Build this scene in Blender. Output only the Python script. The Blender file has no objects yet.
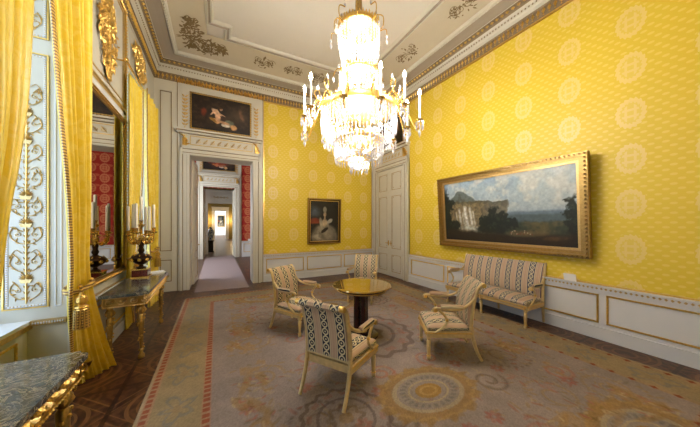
import bpy, math, random
import numpy as np
from mathutils import Vector, Matrix
random.seed(7)
C = bpy.context.scene.collection
PI = math.pi
W, R, N_, S_ = -1.35, 5.0, 7.73, -1.1      # left, right, back, near wall planes
ZT, ZC = 5.25, 5.98                          # wallpaper top, flat ceiling
ZD = 0.79                                    # dado rail height

# ------------------------------------------------------------------ materials
class NT:
    def __init__(s, name):
        s.mat = bpy.data.materials.new(name); s.mat.use_nodes = True
        s.t = s.mat.node_tree; s.b = s.t.nodes['Principled BSDF']
    def n(s, ty, **kw):
        x = s.t.nodes.new(ty)
        for k, v in kw.items(): setattr(x, k, v)
        return x
    def put(s, sock, v):
        if isinstance(v, bpy.types.NodeSocket): s.t.links.new(v, sock)
        elif isinstance(v, (tuple, list)) and len(v) == 3 and sock.type == 'RGBA': sock.default_value = (*v, 1)
        else: sock.default_value = v
    def m(s, op, a, b=0.0, c=None):
        x = s.n('ShaderNodeMath', operation=op)
        s.put(x.inputs[0], a); s.put(x.inputs[1], b)
        if c is not None: s.put(x.inputs[2], c)
        return x.outputs[0]
    def mix(s, f, a, b):
        x = s.n('ShaderNodeMix', data_type='RGBA')
        s.put(x.inputs[0], f); s.put(x.inputs[6], a); s.put(x.inputs[7], b)
        return x.outputs[2]
    def noise(s, scale, detail=3, vec=None, rough=.55, dist=0.0):
        x = s.n('ShaderNodeTexNoise'); x.inputs['Scale'].default_value = scale
        x.inputs['Detail'].default_value = detail; x.inputs['Roughness'].default_value = rough
        x.inputs['Distortion'].default_value = dist
        s.t.links.new(vec if vec else s.coord(), x.inputs['Vector'])
        return x.outputs['Fac']
    def coord(s, kind='Object'):
        if not hasattr(s, 'tc'): s.tc = s.n('ShaderNodeTexCoord')
        return s.tc.outputs[kind]
    def pos(s):
        if not hasattr(s, 'g'): s.g = s.n('ShaderNodeNewGeometry')
        return s.g.outputs['Position']
    def xyz(s, v):
        x = s.n('ShaderNodeSeparateXYZ'); s.t.links.new(v, x.inputs[0]); return x.outputs
    def vec(s, a, b, c=0.0):
        x = s.n('ShaderNodeCombineXYZ'); s.put(x.inputs[0], a); s.put(x.inputs[1], b); s.put(x.inputs[2], c); return x.outputs[0]
    def ramp(s, f, stops):
        x = s.n('ShaderNodeValToRGB'); s.put(x.inputs[0], f)
        e = x.color_ramp.elements
        while len(e) < len(stops): e.new(.5)
        for q, (p, c) in zip(e, stops): q.position = p; q.color = (*c, 1)
        return x.outputs[0]
    def set(s, col=None, rough=None, metal=None, spec=None, bump=None, bs=.3, bd=.01):
        b = s.b
        if col is not None: s.put(b.inputs['Base Color'], col)
        if rough is not None: s.put(b.inputs['Roughness'], rough)
        if metal is not None: s.put(b.inputs['Metallic'], metal)
        if spec is not None: s.put(b.inputs['Specular IOR Level'], spec)
        if bump is not None:
            x = s.n('ShaderNodeBump'); x.inputs['Strength'].default_value = bs; x.inputs['Distance'].default_value = bd
            s.put(x.inputs['Height'], bump); s.t.links.new(x.outputs[0], b.inputs['Normal'])
        return s.mat

def lin(r, g, b):
    f = lambda c: (c/255/12.92) if c/255 <= .04045 else ((c/255+.055)/1.055)**2.4
    return (f(r), f(g), f(b))

def paint(name, c, rough=.45, var=.08):
    t = NT(name); n = t.noise(3.0, 4)
    c2 = tuple(x*(1-var) for x in c)
    return t.set(t.mix(n, c2, c), rough, bump=t.noise(60, 2), bs=.05)
M = {}
M['white'] = paint('painted white panelling', lin(214, 213, 210))
M['trimwhite'] = paint('cream white painted moulding', lin(203, 197, 180))
M['line'] = paint('dull gold painted line', lin(134, 110, 70), .5, .25)
M['greypanel'] = paint('pale grey panel paint', lin(190, 186, 174))
M['ceil'] = paint('ceiling plaster', lin(212, 204, 190), .8, .06)
M['ceilband'] = paint('painted ceiling band', lin(192, 180, 156), .8, .14)
M['cove'] = paint('taupe cove plaster', lin(166, 153, 136), .8, .06)
def goldm(name, c, rough, dark=.45, scale=40):
    t = NT(name); n = t.noise(scale, 4)
    return t.set(t.mix(n, tuple(x*dark for x in c), c), rough, .9, bump=t.noise(scale*2.5, 3), bs=.35, bd=.004)
M['gold'] = goldm('gilded wood', (.95, .62, .17), .32)
M['goldpale'] = goldm('pale worn gilding', (.78, .56, .24), .42, .5)
M['framegold'] = goldm('cream and gilt painted wood', (.80, .60, .28), .4, .55, 25); M['framegold'].node_tree.nodes['Principled BSDF'].inputs['Metallic'].default_value = .35
M['golddark'] = goldm('dark old gilding', (.55, .36, .12), .4, .4)
M['umber'] = paint('brown ground of the cornice', lin(138, 118, 86), .6, .2)
M['olive'] = paint('olive gold ceiling painting', lin(126, 104, 66), .7, .35)
M['brass'] = goldm('polished gilt bronze', (1.0, .68, .2), .2, .7, 20)

def damask(name, ax, base, dot, med, pu, pv, ou, ov, mw, mh, du=.125, dv=.060, rough=.5):
    t = NT(name); p = t.xyz(t.pos()); u = p[ax]; v = p[2]
    # staggered little ovals
    vr = t.m('DIVIDE', v, dv); row = t.m('FLOOR', vr)
    off = t.m('MULTIPLY', t.m('MODULO', row, 2.0), .5)
    uf = t.m('SUBTRACT', t.m('FRACT', t.m('ADD', t.m('DIVIDE', u, du), off)), .5)
    vf = t.m('SUBTRACT', t.m('FRACT', vr), .5)
    r2 = t.m('ADD', t.m('POWER', t.m('MULTIPLY', uf, 3.9), 2.0), t.m('POWER', t.m('MULTIPLY', vf, 4.0), 2.0))
    dots = t.m('LESS_THAN', r2, 1.0)
    # laurel medallions
    mu = t.m('MULTIPLY', t.m('SUBTRACT', t.m('FRACT', t.m('ADD', t.m('DIVIDE', t.m('SUBTRACT', u, ou), pu), .5)), .5), pu/mw)
    mv = t.m('MULTIPLY', t.m('SUBTRACT', t.m('FRACT', t.m('ADD', t.m('DIVIDE', t.m('SUBTRACT', v, ov), pv), .5)), .5), pv/mh)
    r = t.m('SQRT', t.m('ADD', t.m('POWER', mu, 2.0), t.m('POWER', mv, 2.0)))
    ang = t.m('ARCTAN2', mv, mu)
    leaf = t.m('MULTIPLY', t.m('SINE', t.m('ADD', t.m('MULTIPLY', ang, 18.0), t.m('MULTIPLY', r, 14.0))), .05)
    ring = t.m('LESS_THAN', t.m('ABSOLUTE', t.m('SUBTRACT', t.m('ADD', r, leaf), .84)), .15)
    bar = t.m('LESS_THAN', t.m('ABSOLUTE', t.m('SUBTRACT', t.m('ABSOLUTE', mu), .3)), .09)
    arc = t.m('LESS_THAN', t.m('ABSOLUTE', t.m('SUBTRACT', t.m('ABSOLUTE', mv), .22)), .08)
    core = t.m('LESS_THAN', r, .58)
    inner = t.m('MULTIPLY', core, t.m('MAXIMUM', bar, arc))
    inside = t.m('LESS_THAN', r, 1.08)
    disc = t.m('MULTIPLY', t.m('LESS_THAN', t.m('ADD', r, leaf), .99), .30)
    mm = t.m('MAXIMUM', t.m('MAXIMUM', ring, inner), disc)
    dots = t.m('MULTIPLY', dots, t.m('SUBTRACT', 1.0, inside))
    wear = t.noise(1.3, 3, t.pos())
    fine = t.noise(260, 1, t.pos())
    b2 = t.mix(wear, tuple(x*.93 for x in base), base)
    c = t.mix(t.m('MULTIPLY', dots, .42), b2, dot)
    c = t.mix(t.m('MULTIPLY', mm, .46), c, med)
    rr = t.m('SUBTRACT', rough, t.m('MULTIPLY', t.m('MAXIMUM', dots, mm), .12))
    return t.set(c, rr, spec=.35, bump=fine, bs=.05)
YB = lin(219, 188, 54); YDOT = lin(234, 208, 118); YMED = lin(232, 206, 150)
M['yell_x'] = damask('yellow silk damask back', 0, YB, YDOT, YMED, .62, .615, 1.48, 5.05, .145, .195)
M['yell_y'] = damask('yellow silk damask side', 1, YB, YDOT, YMED, .685, .62, 1.31, 5.06, .15, .205)
M['red_x'] = damask('red silk damask', 0, lin(150, 34, 24), lin(200, 110, 70), lin(215, 150, 100), .42, .42, 1.42, .2, .16, .19, .42, .21)
M['brownwall'] = paint('ochre wall beyond', lin(140, 118, 50), .6)

def velvet():
    t = NT('yellow silk curtain'); v = t.pos()
    p = t.xyz(v)
    n = t.noise(9, 4, v, .6, 1.2)
    blot = t.ramp(n, [(.44, (0, 0, 0)), (.56, (1, 1, 1))])
    c = t.mix(t.m('MULTIPLY', t.xyz(blot)[0], .35), lin(232, 200, 46), lin(245, 226, 130))
    t.set(c, .42, spec=.5, bump=t.noise(120, 2, v), bs=.08)
    t.b.inputs['Sheen Weight'].default_value = .25
    # thin silk lets some daylight through
    tr = t.n('ShaderNodeBsdfTranslucent'); t.put(tr.inputs[0], lin(240, 212, 80))
    mx = t.n('ShaderNodeMixShader'); mx.inputs[0].default_value = .10
    t.t.links.new(t.b.outputs[0], mx.inputs[1]); t.t.links.new(tr.outputs[0], mx.inputs[2])
    t.t.links.new(mx.outputs[0], t.t.nodes['Material Output'].inputs[0])
    return t.mat
M['silk'] = velvet()

def parquet():
    t = NT('dark inlaid parquet'); p = t.xyz(t.pos()); s = .86
    fx = t.m('SUBTRACT', t.m('FRACT', t.m('DIVIDE', p[0], s)), .5); fy = t.m('SUBTRACT', t.m('FRACT', t.m('DIVIDE', p[1], s)), .5)
    ax = t.m('ABSOLUTE', fx); ay = t.m('ABSOLUTE', fy)
    r = t.m('SQRT', t.m('ADD', t.m('POWER', fx, 2.0), t.m('POWER', fy, 2.0)))
    dia = t.m('ADD', ax, ay)
    lines = 0.0
    for val, base, w in ((.34, r, .018), (.25, r, .012), (.13, r, .014), (.62, dia, .012), (.5, dia, .008)):
        l = t.m('LESS_THAN', t.m('ABSOLUTE', t.m('SUBTRACT', base, val)), w); lines = l if lines == 0.0 else t.m('MAXIMUM', lines, l)
    edge = t.m('GREATER_THAN', t.m('MAXIMUM', ax, ay), .478)
    wv = t.n('ShaderNodeTexWave'); t.t.links.new(t.pos(), wv.inputs['Vector'])
    wv.inputs['Scale'].default_value = 2.4; wv.inputs['Distortion'].default_value = 14; wv.inputs['Detail'].default_value = 3; wv.inputs['Detail Scale'].default_value = 1.6
    grain = t.noise(30, 4, t.vec(t.m('MULTIPLY', p[0], 4.0), t.m('MULTIPLY', p[1], .5)))
    c = t.ramp(wv.outputs['Fac'], [(0, lin(44, 25, 15)), (.5, lin(68, 40, 23)), (1, lin(90, 56, 33))])
    c = t.mix(t.m('MULTIPLY', grain, .55), c, lin(58, 34, 20))
    c = t.mix(t.m('MULTIPLY', lines, .6), c, lin(118, 80, 46))
    c = t.mix(t.m('MULTIPLY', edge, .8), c, lin(30, 17, 11))
    return t.set(c, .38, spec=.35, bump=grain, bs=.05)
M['parquet'] = parquet()

def marble(name, a, b, vein, sc):
    t = NT(name)
    n1 = t.noise(sc, 6, None, .65, 2.0); n2 = t.noise(sc*2.7, 5, None, .6, 3.0)
    c = t.mix(t.xyz(t.ramp(n1, [(.38, (0, 0, 0)), (.62, (1, 1, 1))]))[0], a, b)
    v = t.m('LESS_THAN', t.m('ABSOLUTE', t.m('SUBTRACT', n2, .5)), .022)
    return t.set(t.mix(t.m('MULTIPLY', v, .75), c, vein), .12, spec=.6)
M['marble'] = marble('grey green veined marble', lin(40, 46, 48), lin(86, 92, 90), lin(168, 156, 132), 3)
M['redmarble'] = marble('dark red marble', lin(60, 14, 14), lin(90, 24, 20), lin(130, 60, 50), 20)

def fabric(name, dark, cream, pale, P=.175):
    t = NT(name); uv = t.xyz(t.coord('UV'))
    f = t.m('SUBTRACT', t.m('FRACT', t.m('ADD', t.m('DIVIDE', uv[0], P), .5)), .5)
    a = t.m('ABSOLUTE', f); stripe = t.m('LESS_THAN', a, .25)
    du = t.m('MULTIPLY', f, P)
    dv = t.m('MULTIPLY', t.m('SUBTRACT', t.m('FRACT', t.m('DIVIDE', uv[1], .078)), .5), .078)
    r = t.m('SQRT', t.m('ADD', t.m('POWER', du, 2.0), t.m('POWER', dv, 2.0)))
    ring = t.m('LESS_THAN', t.m('ABSOLUTE', t.m('SUBTRACT', r, .030)), .0065)
    d2 = t.m('SQRT', t.m('ADD', t.m('POWER', du, 2.0), t.m('POWER', t.m('SUBTRACT', t.m('ABSOLUTE', dv), .039), 2.0)))
    knot = t.m('LESS_THAN', d2, .010); core = t.m('LESS_THAN', r, .009)
    orn = t.m('MAXIMUM', ring, t.m('MAXIMUM', knot, core))
    edge = t.m('LESS_THAN', t.m('ABSOLUTE', t.m('SUBTRACT', a, .27)), .022)
    sub = t.m('LESS_THAN', t.m('ABSOLUTE', t.m('SUBTRACT', a, .40)), .02)
    nn = t.noise(14, 3)
    c = t.mix(nn, pale, tuple(x*.86 for x in pale))
    c = t.mix(t.m('MULTIPLY', sub, .4), c, cream)
    c = t.mix(stripe, c, dark)
    c = t.mix(t.m('MULTIPLY', stripe, orn), c, cream)
    c = t.mix(edge, c, cream)
    return t.set(c, .6, spec=.3, bump=t.noise(200, 2), bs=.12)
M['fab'] = fabric('striped chain pattern silk', lin(46, 45, 54), lin(206, 192, 152), lin(188, 156, 128))
M['fabsofa'] = fabric('striped chain pattern silk on sofa', lin(62, 64, 84), lin(204, 190, 154), lin(186, 154, 128), .2)

t = NT('mirror silvering'); M['mirror'] = t.set((.86, .87, .84), .015, 1.0)
t = NT('polished walnut table top'); M['tabletop'] = t.set(t.mix(t.noise(8, 4, None, .6, 2), lin(150, 116, 40), lin(184, 148, 62)), .05, .6, spec=1.0); t.b.inputs['Coat Weight'].default_value = 1.0; t.b.inputs['Coat Roughness'].default_value = .03  # reflected yellow of the room is put into this metallic base colour
t = NT('dark mahogany'); M['mahog'] = t.set(t.mix(t.noise(10, 4), lin(38, 18, 12), lin(62, 30, 20)), .22)
t = NT('white wax'); M['wax'] = t.set(lin(244, 236, 220), .4)
t = NT('blackened bronze'); M['bronze'] = t.set(t.mix(t.noise(20, 3), lin(30, 20, 16), lin(70, 45, 28)), .35, .7)
t = NT('card'); M['card'] = t.set(lin(238, 236, 232), .6)
t = NT('navy card'); M['navy'] = t.set(lin(22, 30, 58), .5)
t = NT('iron'); M['iron'] = t.set(lin(40, 38, 36), .4, .8)
t = NT('red plinth cloth'); M['dark'] = t.set(lin(30, 24, 22), .7)
t = NT('runner carpet'); M['runner'] = t.set(t.mix(t.noise(40, 3), lin(128, 112, 112), lin(150, 134, 132)), .9, bump=t.noise(300, 1), bs=.2)
t = NT('gold thread fringe'); p = t.xyz(t.pos())
ck = t.m('MULTIPLY', t.m('ADD', t.m('SINE', t.m('MULTIPLY', p[2], 260.0)), 1.0), .5)
M['fringe'] = t.set(t.mix(ck, lin(96, 62, 30), lin(226, 188, 96)), .45, .3)
def vcol(name, rough=.6, spec=.3):
    t = NT(name); a = t.n('ShaderNodeVertexColor', layer_name='Col'); 
    return t.set(a.outputs[0], rough, spec=spec), t
M['canvas'], _ = vcol('oil paint on canvas', .38, .4)
M['carpetmat'], _t = vcol('woven wool carpet', .95, .1)
_t.set(bump=_t.noise(250, 2), bs=.3)
def emit(name, c, s):
    t = NT(name); t.put(t.b.inputs['Base Color'], (1, 1, 1)); t.put(t.b.inputs['Emission Color'], c); t.b.inputs['Emission Strength'].default_value = s
    return t.mat
M['bulb'] = emit('lit bulb', (1, .92, .80), 60)
M['glow'] = emit('lit wall lamp', (1, .75, .4), 12)
def crystal():
    t = NT('cut crystal'); o = t.t.nodes['Material Output']
    tr = t.n('ShaderNodeBsdfTransparent'); gl = t.n('ShaderNodeBsdfGlossy'); gl.inputs['Roughness'].default_value = .08
    tl = t.n('ShaderNodeBsdfTranslucent'); df = t.n('ShaderNodeBsdfDiffuse')
    t.put(tl.inputs[0], (.95, .96, 1)); t.put(df.inputs[0], (.95, .96, 1)); t.put(gl.inputs[0], (1, 1, 1)); t.put(tr.inputs[0], (.97, .98, 1))
    a = t.n('ShaderNodeMixShader'); a.inputs[0].default_value = .45
    t.t.links.new(tl.outputs[0], a.inputs[1]); t.t.links.new(df.outputs[0], a.inputs[2])
    b = t.n('ShaderNodeMixShader'); b.inputs[0].default_value = .35
    t.t.links.new(a.outputs[0], b.inputs[1]); t.t.links.new(gl.outputs[0], b.inputs[2])
    c = t.n('ShaderNodeMixShader'); c.inputs[0].default_value = .62
    t.t.links.new(tr.outputs[0], c.inputs[1]); t.t.links.new(b.outputs[0], c.inputs[2])
    t.t.links.new(c.outputs[0], o.inputs[0]); return t.mat
M['crystal'] = crystal()
def paneglass():
    t = NT('window glass'); o = t.t.nodes['Material Output']
    tr = t.n('ShaderNodeBsdfTransparent'); gl = t.n('ShaderNodeBsdfGlossy'); gl.inputs['Roughness'].default_value = .02
    c = t.n('ShaderNodeMixShader'); c.inputs[0].default_value = .06
    t.t.links.new(tr.outputs[0], c.inputs[1]); t.t.links.new(gl.outputs[0], c.inputs[2]); t.t.links.new(c.outputs[0], o.inputs[0]); return t.mat
M['glass'] = paneglass()

# ------------------------------------------------------------------ mesh builder
class MB:
    def __init__(s, *mats): s.v = []; s.f = []; s.mi = []; s.uv = {}; s.mats = list(mats); s.T = None
    def add(s, vs, fs, mi=0, uv=None):
        o = len(s.v)
        if s.T is not None: vs = [tuple(s.T @ Vector(v)) for v in vs]
        s.v += [tuple(v) for v in vs]
        if uv:
            for i, c in enumerate(uv): s.uv[o+i] = c
        for f in fs: s.f.append(tuple(o+i for i in f)); s.mi.append(mi)
        return s
    def box(s, x0, x1, y0, y1, z0, z1, mi=0):
        return s.add([(x0,y0,z0),(x1,y0,z0),(x1,y1,z0),(x0,y1,z0),(x0,y0,z1),(x1,y0,z1),(x1,y1,z1),(x0,y1,z1)],
                     [(0,3,2,1),(4,5,6,7),(0,1,5,4),(1,2,6,5),(2,3,7,6),(3,0,4,7)], mi)
    def lathe(s, prof, c=(0,0,0), n=16, mi=0):
        vs = []; fs = []
        for r, z in prof:
            for i in range(n):
                a = 2*PI*i/n; vs.append((c[0]+r*math.cos(a), c[1]+r*math.sin(a), c[2]+z))
        m = len(prof)
        for j in range(m-1):
            for i in range(n): k = (i+1) % n; fs.append((j*n+i, j*n+k, (j+1)*n+k, (j+1)*n+i))
        fs.append(tuple(reversed(range(n)))); fs.append(tuple((m-1)*n+i for i in range(n)))
        return s.add(vs, fs, mi)
    def tube(s, path, r, n=8, mi=0, flat=1.0):
        P = [Vector(p) for p in path]; m = len(P); rs = r if isinstance(r, (list, tuple)) else [r]*m
        vs = []; up = None
        for i in range(m):
            d = (P[min(i+1, m-1)]-P[max(i-1, 0)]).normalized()
            if up is None: up = Vector((0,0,1)) if abs(d.z) < .9 else Vector((1,0,0))
            a = d.cross(up).normalized(); b = a.cross(d).normalized(); up = b
            for k in range(n):
                t = 2*PI*k/n; vs.append(tuple(P[i]+a*rs[i]*math.cos(t)+b*rs[i]*flat*math.sin(t)))
        fs = []
        for j in range(m-1):
            for k in range(n): q = (k+1) % n; fs.append((j*n+k, j*n+q, (j+1)*n+q, (j+1)*n+k))
        fs.append(tuple(reversed(range(n)))); fs.append(tuple((m-1)*n+k for k in range(n)))
        return s.add(vs, fs, mi)
    def ball(s, c, rx, ry=None, rz=None, n=8, m=5, mi=0):
        ry = rx if ry is None else ry; rz = rx if rz is None else rz
        vs = [(c[0], c[1], c[2]-rz)]; fs = []
        for j in range(1, m):
            p = -PI/2+PI*j/m
            for i in range(n):
                a = 2*PI*i/n; vs.append((c[0]+rx*math.cos(p)*math.cos(a), c[1]+ry*math.cos(p)*math.sin(a), c[2]+rz*math.sin(p)))
        vs.append((c[0], c[1], c[2]+rz)); L = len(vs)-1
        for i in range(n):
            k = (i+1) % n; fs.append((0, 1+k, 1+i)); fs.append((L, L-n+i, L-n+k))
        for j in range(m-2):
            for i in range(n): k = (i+1) % n; fs.append((1+j*n+i, 1+j*n+k, 1+(j+1)*n+k, 1+(j+1)*n+i))
        return s.add(vs, fs, mi)
    def octa(s, c, r, h, mi=0):
        x, y, z = c
        return s.add([(x,y,z-h),(x+r,y,z),(x,y+r,z),(x-r,y,z),(x,y-r,z),(x,y,z+h)],
                     [(0,2,1),(0,3,2),(0,4,3),(0,1,4),(5,1,2),(5,2,3),(5,3,4),(5,4,1)], mi)
    def build(s, name, parent=None, smooth=False, mats=None, loc=None):
        me = bpy.data.meshes.new(name); me.from_pydata(s.v, [], s.f)
        for m in s.mats: me.materials.append(m)
        me.polygons.foreach_set('material_index', s.mi)
        if smooth: me.polygons.foreach_set('use_smooth', [True]*len(s.f))
        if s.uv:
            l = me.uv_layers.new(name='UVMap')
            d = []
            for lp in me.loops: d += list(s.uv.get(lp.vertex_index, (0, 0)))
            l.data.foreach_set('uv', d)
        me.update()
        if smooth:
            try: me.set_sharp_from_angle(angle=math.radians(42))
            except Exception: pass
        o = bpy.data.objects.new(name, me); C.objects.link(o)
        if parent: o.parent = parent
        if loc: o.location = loc
        return o

def thing(name, label, cat, loc=(0,0,0), rz=0, group=None):
    o = bpy.data.objects.new(name, None); o.empty_display_size = .1; C.objects.link(o)
    o.location = loc; o.rotation_euler = (0, 0, rz); return tag(o, label, cat, group)
def tag(o, label, cat, group=None):
    o['label'] = label; o['category'] = cat
    if group: o['group'] = group
    return o
def struct(o, label=None):
    o['kind'] = 'structure'
    if label: o['label'] = label
    return o
def copy_tree(o, parent=None):
    c = o.copy(); C.objects.link(c)
    if parent: c.parent = parent
    for ch in [x for x in bpy.data.objects if x.parent == o]: copy_tree(ch, c)
    return c
def sp(pts, n=6):
    P = [Vector(p) for p in pts]; out = []
    for i in range(len(P)-1):
        a = P[max(i-1, 0)]; b = P[i]; c = P[i+1]; d = P[min(i+2, len(P)-1)]
        for k in range(n):
            t = k/n
            out.append(.5*((2*b)+(c-a)*t+(2*a-5*b+4*c-d)*t*t+(3*b-a-3*c+d)*t**3))
    out.append(P[-1]); return out
def frame_axes(o, u, v, w):
    return Matrix(((u[0],v[0],w[0],o[0]),(u[1],v[1],w[1],o[1]),(u[2],v[2],w[2],o[2]),(0,0,0,1)))
ON_BACK = lambda x, z, off=0: frame_axes((x, N_-off, z), (1,0,0), (0,0,1), (0,-1,0))
ON_LEFT = lambda y, z, off=0: frame_axes((W+off, y, z), (0,1,0), (0,0,1), (1,0,0))
ON_RIGHT = lambda y, z, off=0: frame_axes((R-off, y, z), (0,-1,0), (0,0,1), (-1,0,0))

rn0 = random.Random(12)
# ornament pieces in a local (u, v, w=outward) frame
def leaf(mb, u, v, ang, L, wd, h=.02, mi=0):
    c, s = math.cos(ang), math.sin(ang)
    pts = [(0,0),(L*.25,wd*.45),(L*.55,wd*.5),(L,0),(L*.55,-wd*.5),(L*.25,-wd*.45)]
    vs = [(u+a*c-b*s, v+a*s+b*c, .001) for a, b in pts]+[(u+L*.3*c, v+L*.3*s, h),(u+L*.65*c, v+L*.65*s, h*.8)]
    mb.add(vs, [(0,1,6),(1,2,7,6),(2,3,7),(3,4,7),(4,5,6,7),(5,0,6)], mi)
def scroll(mb, u, v, r, a0, turns=1.4, sgn=1, th=.008, mi=0):
    path = []
    for i in range(15):
        t = i/14; a = a0+sgn*turns*2*PI*t; q = r*(1-t*.82)
        path.append((u+q*math.cos(a), v+q*math.sin(a), th*.7))
    mb.tube(path, [th*(1-.4*i/14) for i in range(15)], 5, mi); mb.ball((u, v, th), th*1.7, n=6, m=4, mi=mi)
def rect_frame(mb, u0, u1, v0, v1, w=.03, h=.015, mi=0, beads=0, bmi=None):
    for a in ((u0, u1, v0, v0+w), (u0, u1, v1-w, v1), (u0, u0+w, v0+w, v1-w), (u1-w, u1, v0+w, v1-w)):
        mb.box(a[0], a[1], a[2], a[3], 0, h, mi)
    if beads:
        bm = mi if bmi is None else bmi
        def run(a, b, fix, hor):
            n = max(2, int((b-a)/beads))
            for i in range(n+1):
                q = a+(b-a)*i/n; c = (q, fix, h) if hor else (fix, q, h)
                mb.octa(c, beads*.33, h*.7, bm)
        run(u0+w/2, u1-w/2, v0+w/2, 1); run(u0+w/2, u1-w/2, v1-w/2, 1); run(v0+w/2, v1-w/2, u0+w/2, 0); run(v0+w/2, v1-w/2, u1-w/2, 0)
def candelabra_arabesque(mb, u0, v0, v1, hw, mi=0, th=.005, step=.27):
    mb.tube([(u0, v0, .005), (u0, v1, .005)], th*1.2, 5, mi)
    v = v0+.10; k = 0
    q = v0+.03
    while q < v1-.05:
        for sg in (-1, 1): leaf(mb, u0, q, PI/2-sg*.55, .045, .016, .010, mi)
        q += .055
    while v < v1-.12:
        kind = k % 3
        for sg in (-1, 1):
            vine = sp([(u0, v-.06, .005), (u0+sg*hw*.45, v-.05, .006), (u0+sg*hw*.92, v+.02, .006), (u0+sg*hw*.7, v+.10, .006), (u0+sg*hw*.4, v+.06, .006)], 4)
            mb.tube(vine, th*.75, 4, mi)
            for j in range(1, len(vine)-1, 2):
                p = vine[j]; leaf(mb, p.x, p.y, rn0.uniform(0, 6.28), .038, .014, .010, mi)
            scroll(mb, u0+sg*hw*.5, v+.03, .026, PI/2, 1.3, sg, th*.7, mi)
            if kind == 1:
                mb.tube(sp([(u0+sg*.03, v+.12, .006), (u0+sg*hw*.6, v+.15, .006), (u0+sg*hw*.9, v+.09, .006)], 4), th*.6, 4, mi)
                mb.octa((u0+sg*hw*.9, v+.08, .008), .012, .02, mi)
        if kind != 1:
            mb.add([(u0-.03,v+.10,0),(u0+.03,v+.10,0),(u0+.045,v+.135,0),(u0-.045,v+.135,0),(u0-.03,v+.10,.014),(u0+.03,v+.10,.014),(u0+.045,v+.135,.014),(u0-.045,v+.135,.014)],
                   [(4,5,6,7),(0,1,5,4),(1,2,6,5),(2,3,7,6),(3,0,4,7)], mi)
            for j in range(9):
                leaf(mb, u0, v+.135, PI/2+(j-4)*.33, .075-.004*abs(j-4), .014, .016, mi)
        v += step; k += 1
def trophy(mb, u0, v0, w, h, n, seed, mi=0):
    mb.box(u0-w*.18, u0+w*.18, v0-h*.36, v0+h*.36, -.028, .004, mi)
    rn = random.Random(seed)
    mb.tube(sp([(u0, v0+h/2, .01), (u0+w*.06, v0, .015), (u0, v0-h/2, .01)], 6), .010, 6, mi)
    for i in range(n):
        t = rn.random(); v = v0+(t-.5)*h; ww = w*.5*(1-abs(2*t-1)**1.6)+.03
        a = rn.uniform(0, 2*PI); u = u0+rn.uniform(-1, 1)*ww
        leaf(mb, u, v, a, rn.uniform(.05, .13), rn.uniform(.02, .045), rn.uniform(.010, .030), mi)
        if i % 6 == 0: scroll(mb, u, v, rn.uniform(.04, .08), a, 1.2, 1 if i % 12 else -1, .009, mi)
        if i % 7 == 0: mb.ball((u, v, .012), .022, .022, .014, 6, 4, mi)

# ------------------------------------------------------------------ room shell
WT = .6
f = MB(M['parquet']).box(W-.7, R+.4, S_-.3, 40, -.1, 0).build('floor'); struct(f)
FAR = 60
f = MB(M['parquet']).box(-2.2, 4, 40, FAR, -.1, 0).build('floor'); struct(f)

N0 = (-.85, .40); N1 = (2.42, 3.65); N2 = (5.62, 6.95); NH = 4.25; SILL = .72; XW = -1.92      # window niches
wl = MB(M['trimwhite'], M['white'])
wl.box(W-WT, W, S_, N0[0], 0, 6.1); wl.box(W-WT, W, N0[1], N1[0], 0, 6.1); wl.box(W-WT, W, N1[1], N2[0], 0, 6.1); wl.box(W-WT, W, N2[1], N_, 0, 6.1)
for a, b in (N0, N1, N2):
    wl.box(W-WT, W, a, b, NH, 6.1); wl.box(W-WT, -1.63, a, b, 0, SILL)
struct(wl.build('wall_left'))
DO = (-.62, .92, 3.45)                      # doorway in back wall
wb = MB(M['yell_x'], M['trimwhite'])
wb.box(W-WT, DO[0], N_, N_+.5, 0, 6.1, 1); wb.box(DO[1], 1.2, N_, N_+.5, 0, 6.1, 1); wb.box(DO[0], DO[1], N_, N_+.5, DO[2], 6.1, 1)
wb.box(1.2, R+.3, N_, N_+.5, 0, 6.1, 0); struct(wb.build('wall_back'))
struct(MB(M['yell_y']).box(R, R+.3, S_, N_, 0, 6.1).build('wall_right'))
struct(MB(M['yell_x']).box(W-WT, R+.3, S_-.3, S_, 0, 6.1).build('wall_near'))

# ceiling, cove and cornice swept round the room
def sweep_ring(prof, mats, name, x0=W, x1=R, y0=S_, y1=N_):
    mb = MB(*mats); vs = []; n = len(prof)
    for d, z, m in prof: vs += [(x0+d, y0+d, z), (x1-d, y0+d, z), (x1-d, y1-d, z), (x0+d, y1-d, z)]
    for j in range(n-1):
        for i in range(4):
            k = (i+1) % 4; mb.add([vs[j*4+i], vs[j*4+k], vs[(j+1)*4+k], vs[(j+1)*4+i]], [(0,1,2,3)], prof[j][2])
    return mb
cm = [M['trimwhite'], M['umber'], M['cove'], M['ceilband'], M['goldpale'], M['gold']]
prof = [(0,ZT,1),(.03,ZT,1),(.035,ZT+.03,1),(.045,ZT+.15,1),(.07,ZT+.17,0),(.075,ZT+.23,0),(.10,ZT+.26,0),(.105,ZT+.31,0),(.14,ZT+.34,1),(.155,ZT+.38,1),(.21,ZT+.43,0),(.22,ZT+.435,2),
        (.34,5.705,2),(.46,5.715,0),(.475,5.69,0),(.53,5.71,0),(.545,5.76,3),(1.16,5.945,3)]
mb = sweep_ring(prof, cm, 'trim_1')
def run_pts(d, step):
    x0, x1, y0, y1 = W+d, R-d, S_+d, N_-d
    for (ax, ay, bx, by) in ((x0,y1,x1,y1),(x1,y1,x1,y0),(x0,y0,x0,y1)):
        L = math.hypot(bx-ax, by-ay); n = int(L/step)
        for i in range(n): t = (i+.5)/n; yield ax+(bx-ax)*t, ay+(by-ay)*t
for x, y in run_pts(.05, .085): mb.octa((x, y, ZT+.09), .03, .06, 5); mb.octa((x, y, ZT+.02), .014, .014, 5)
for x, y in run_pts(.18, .10): mb.octa((x, y, ZT+.395), .036, .03, 5)
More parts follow.
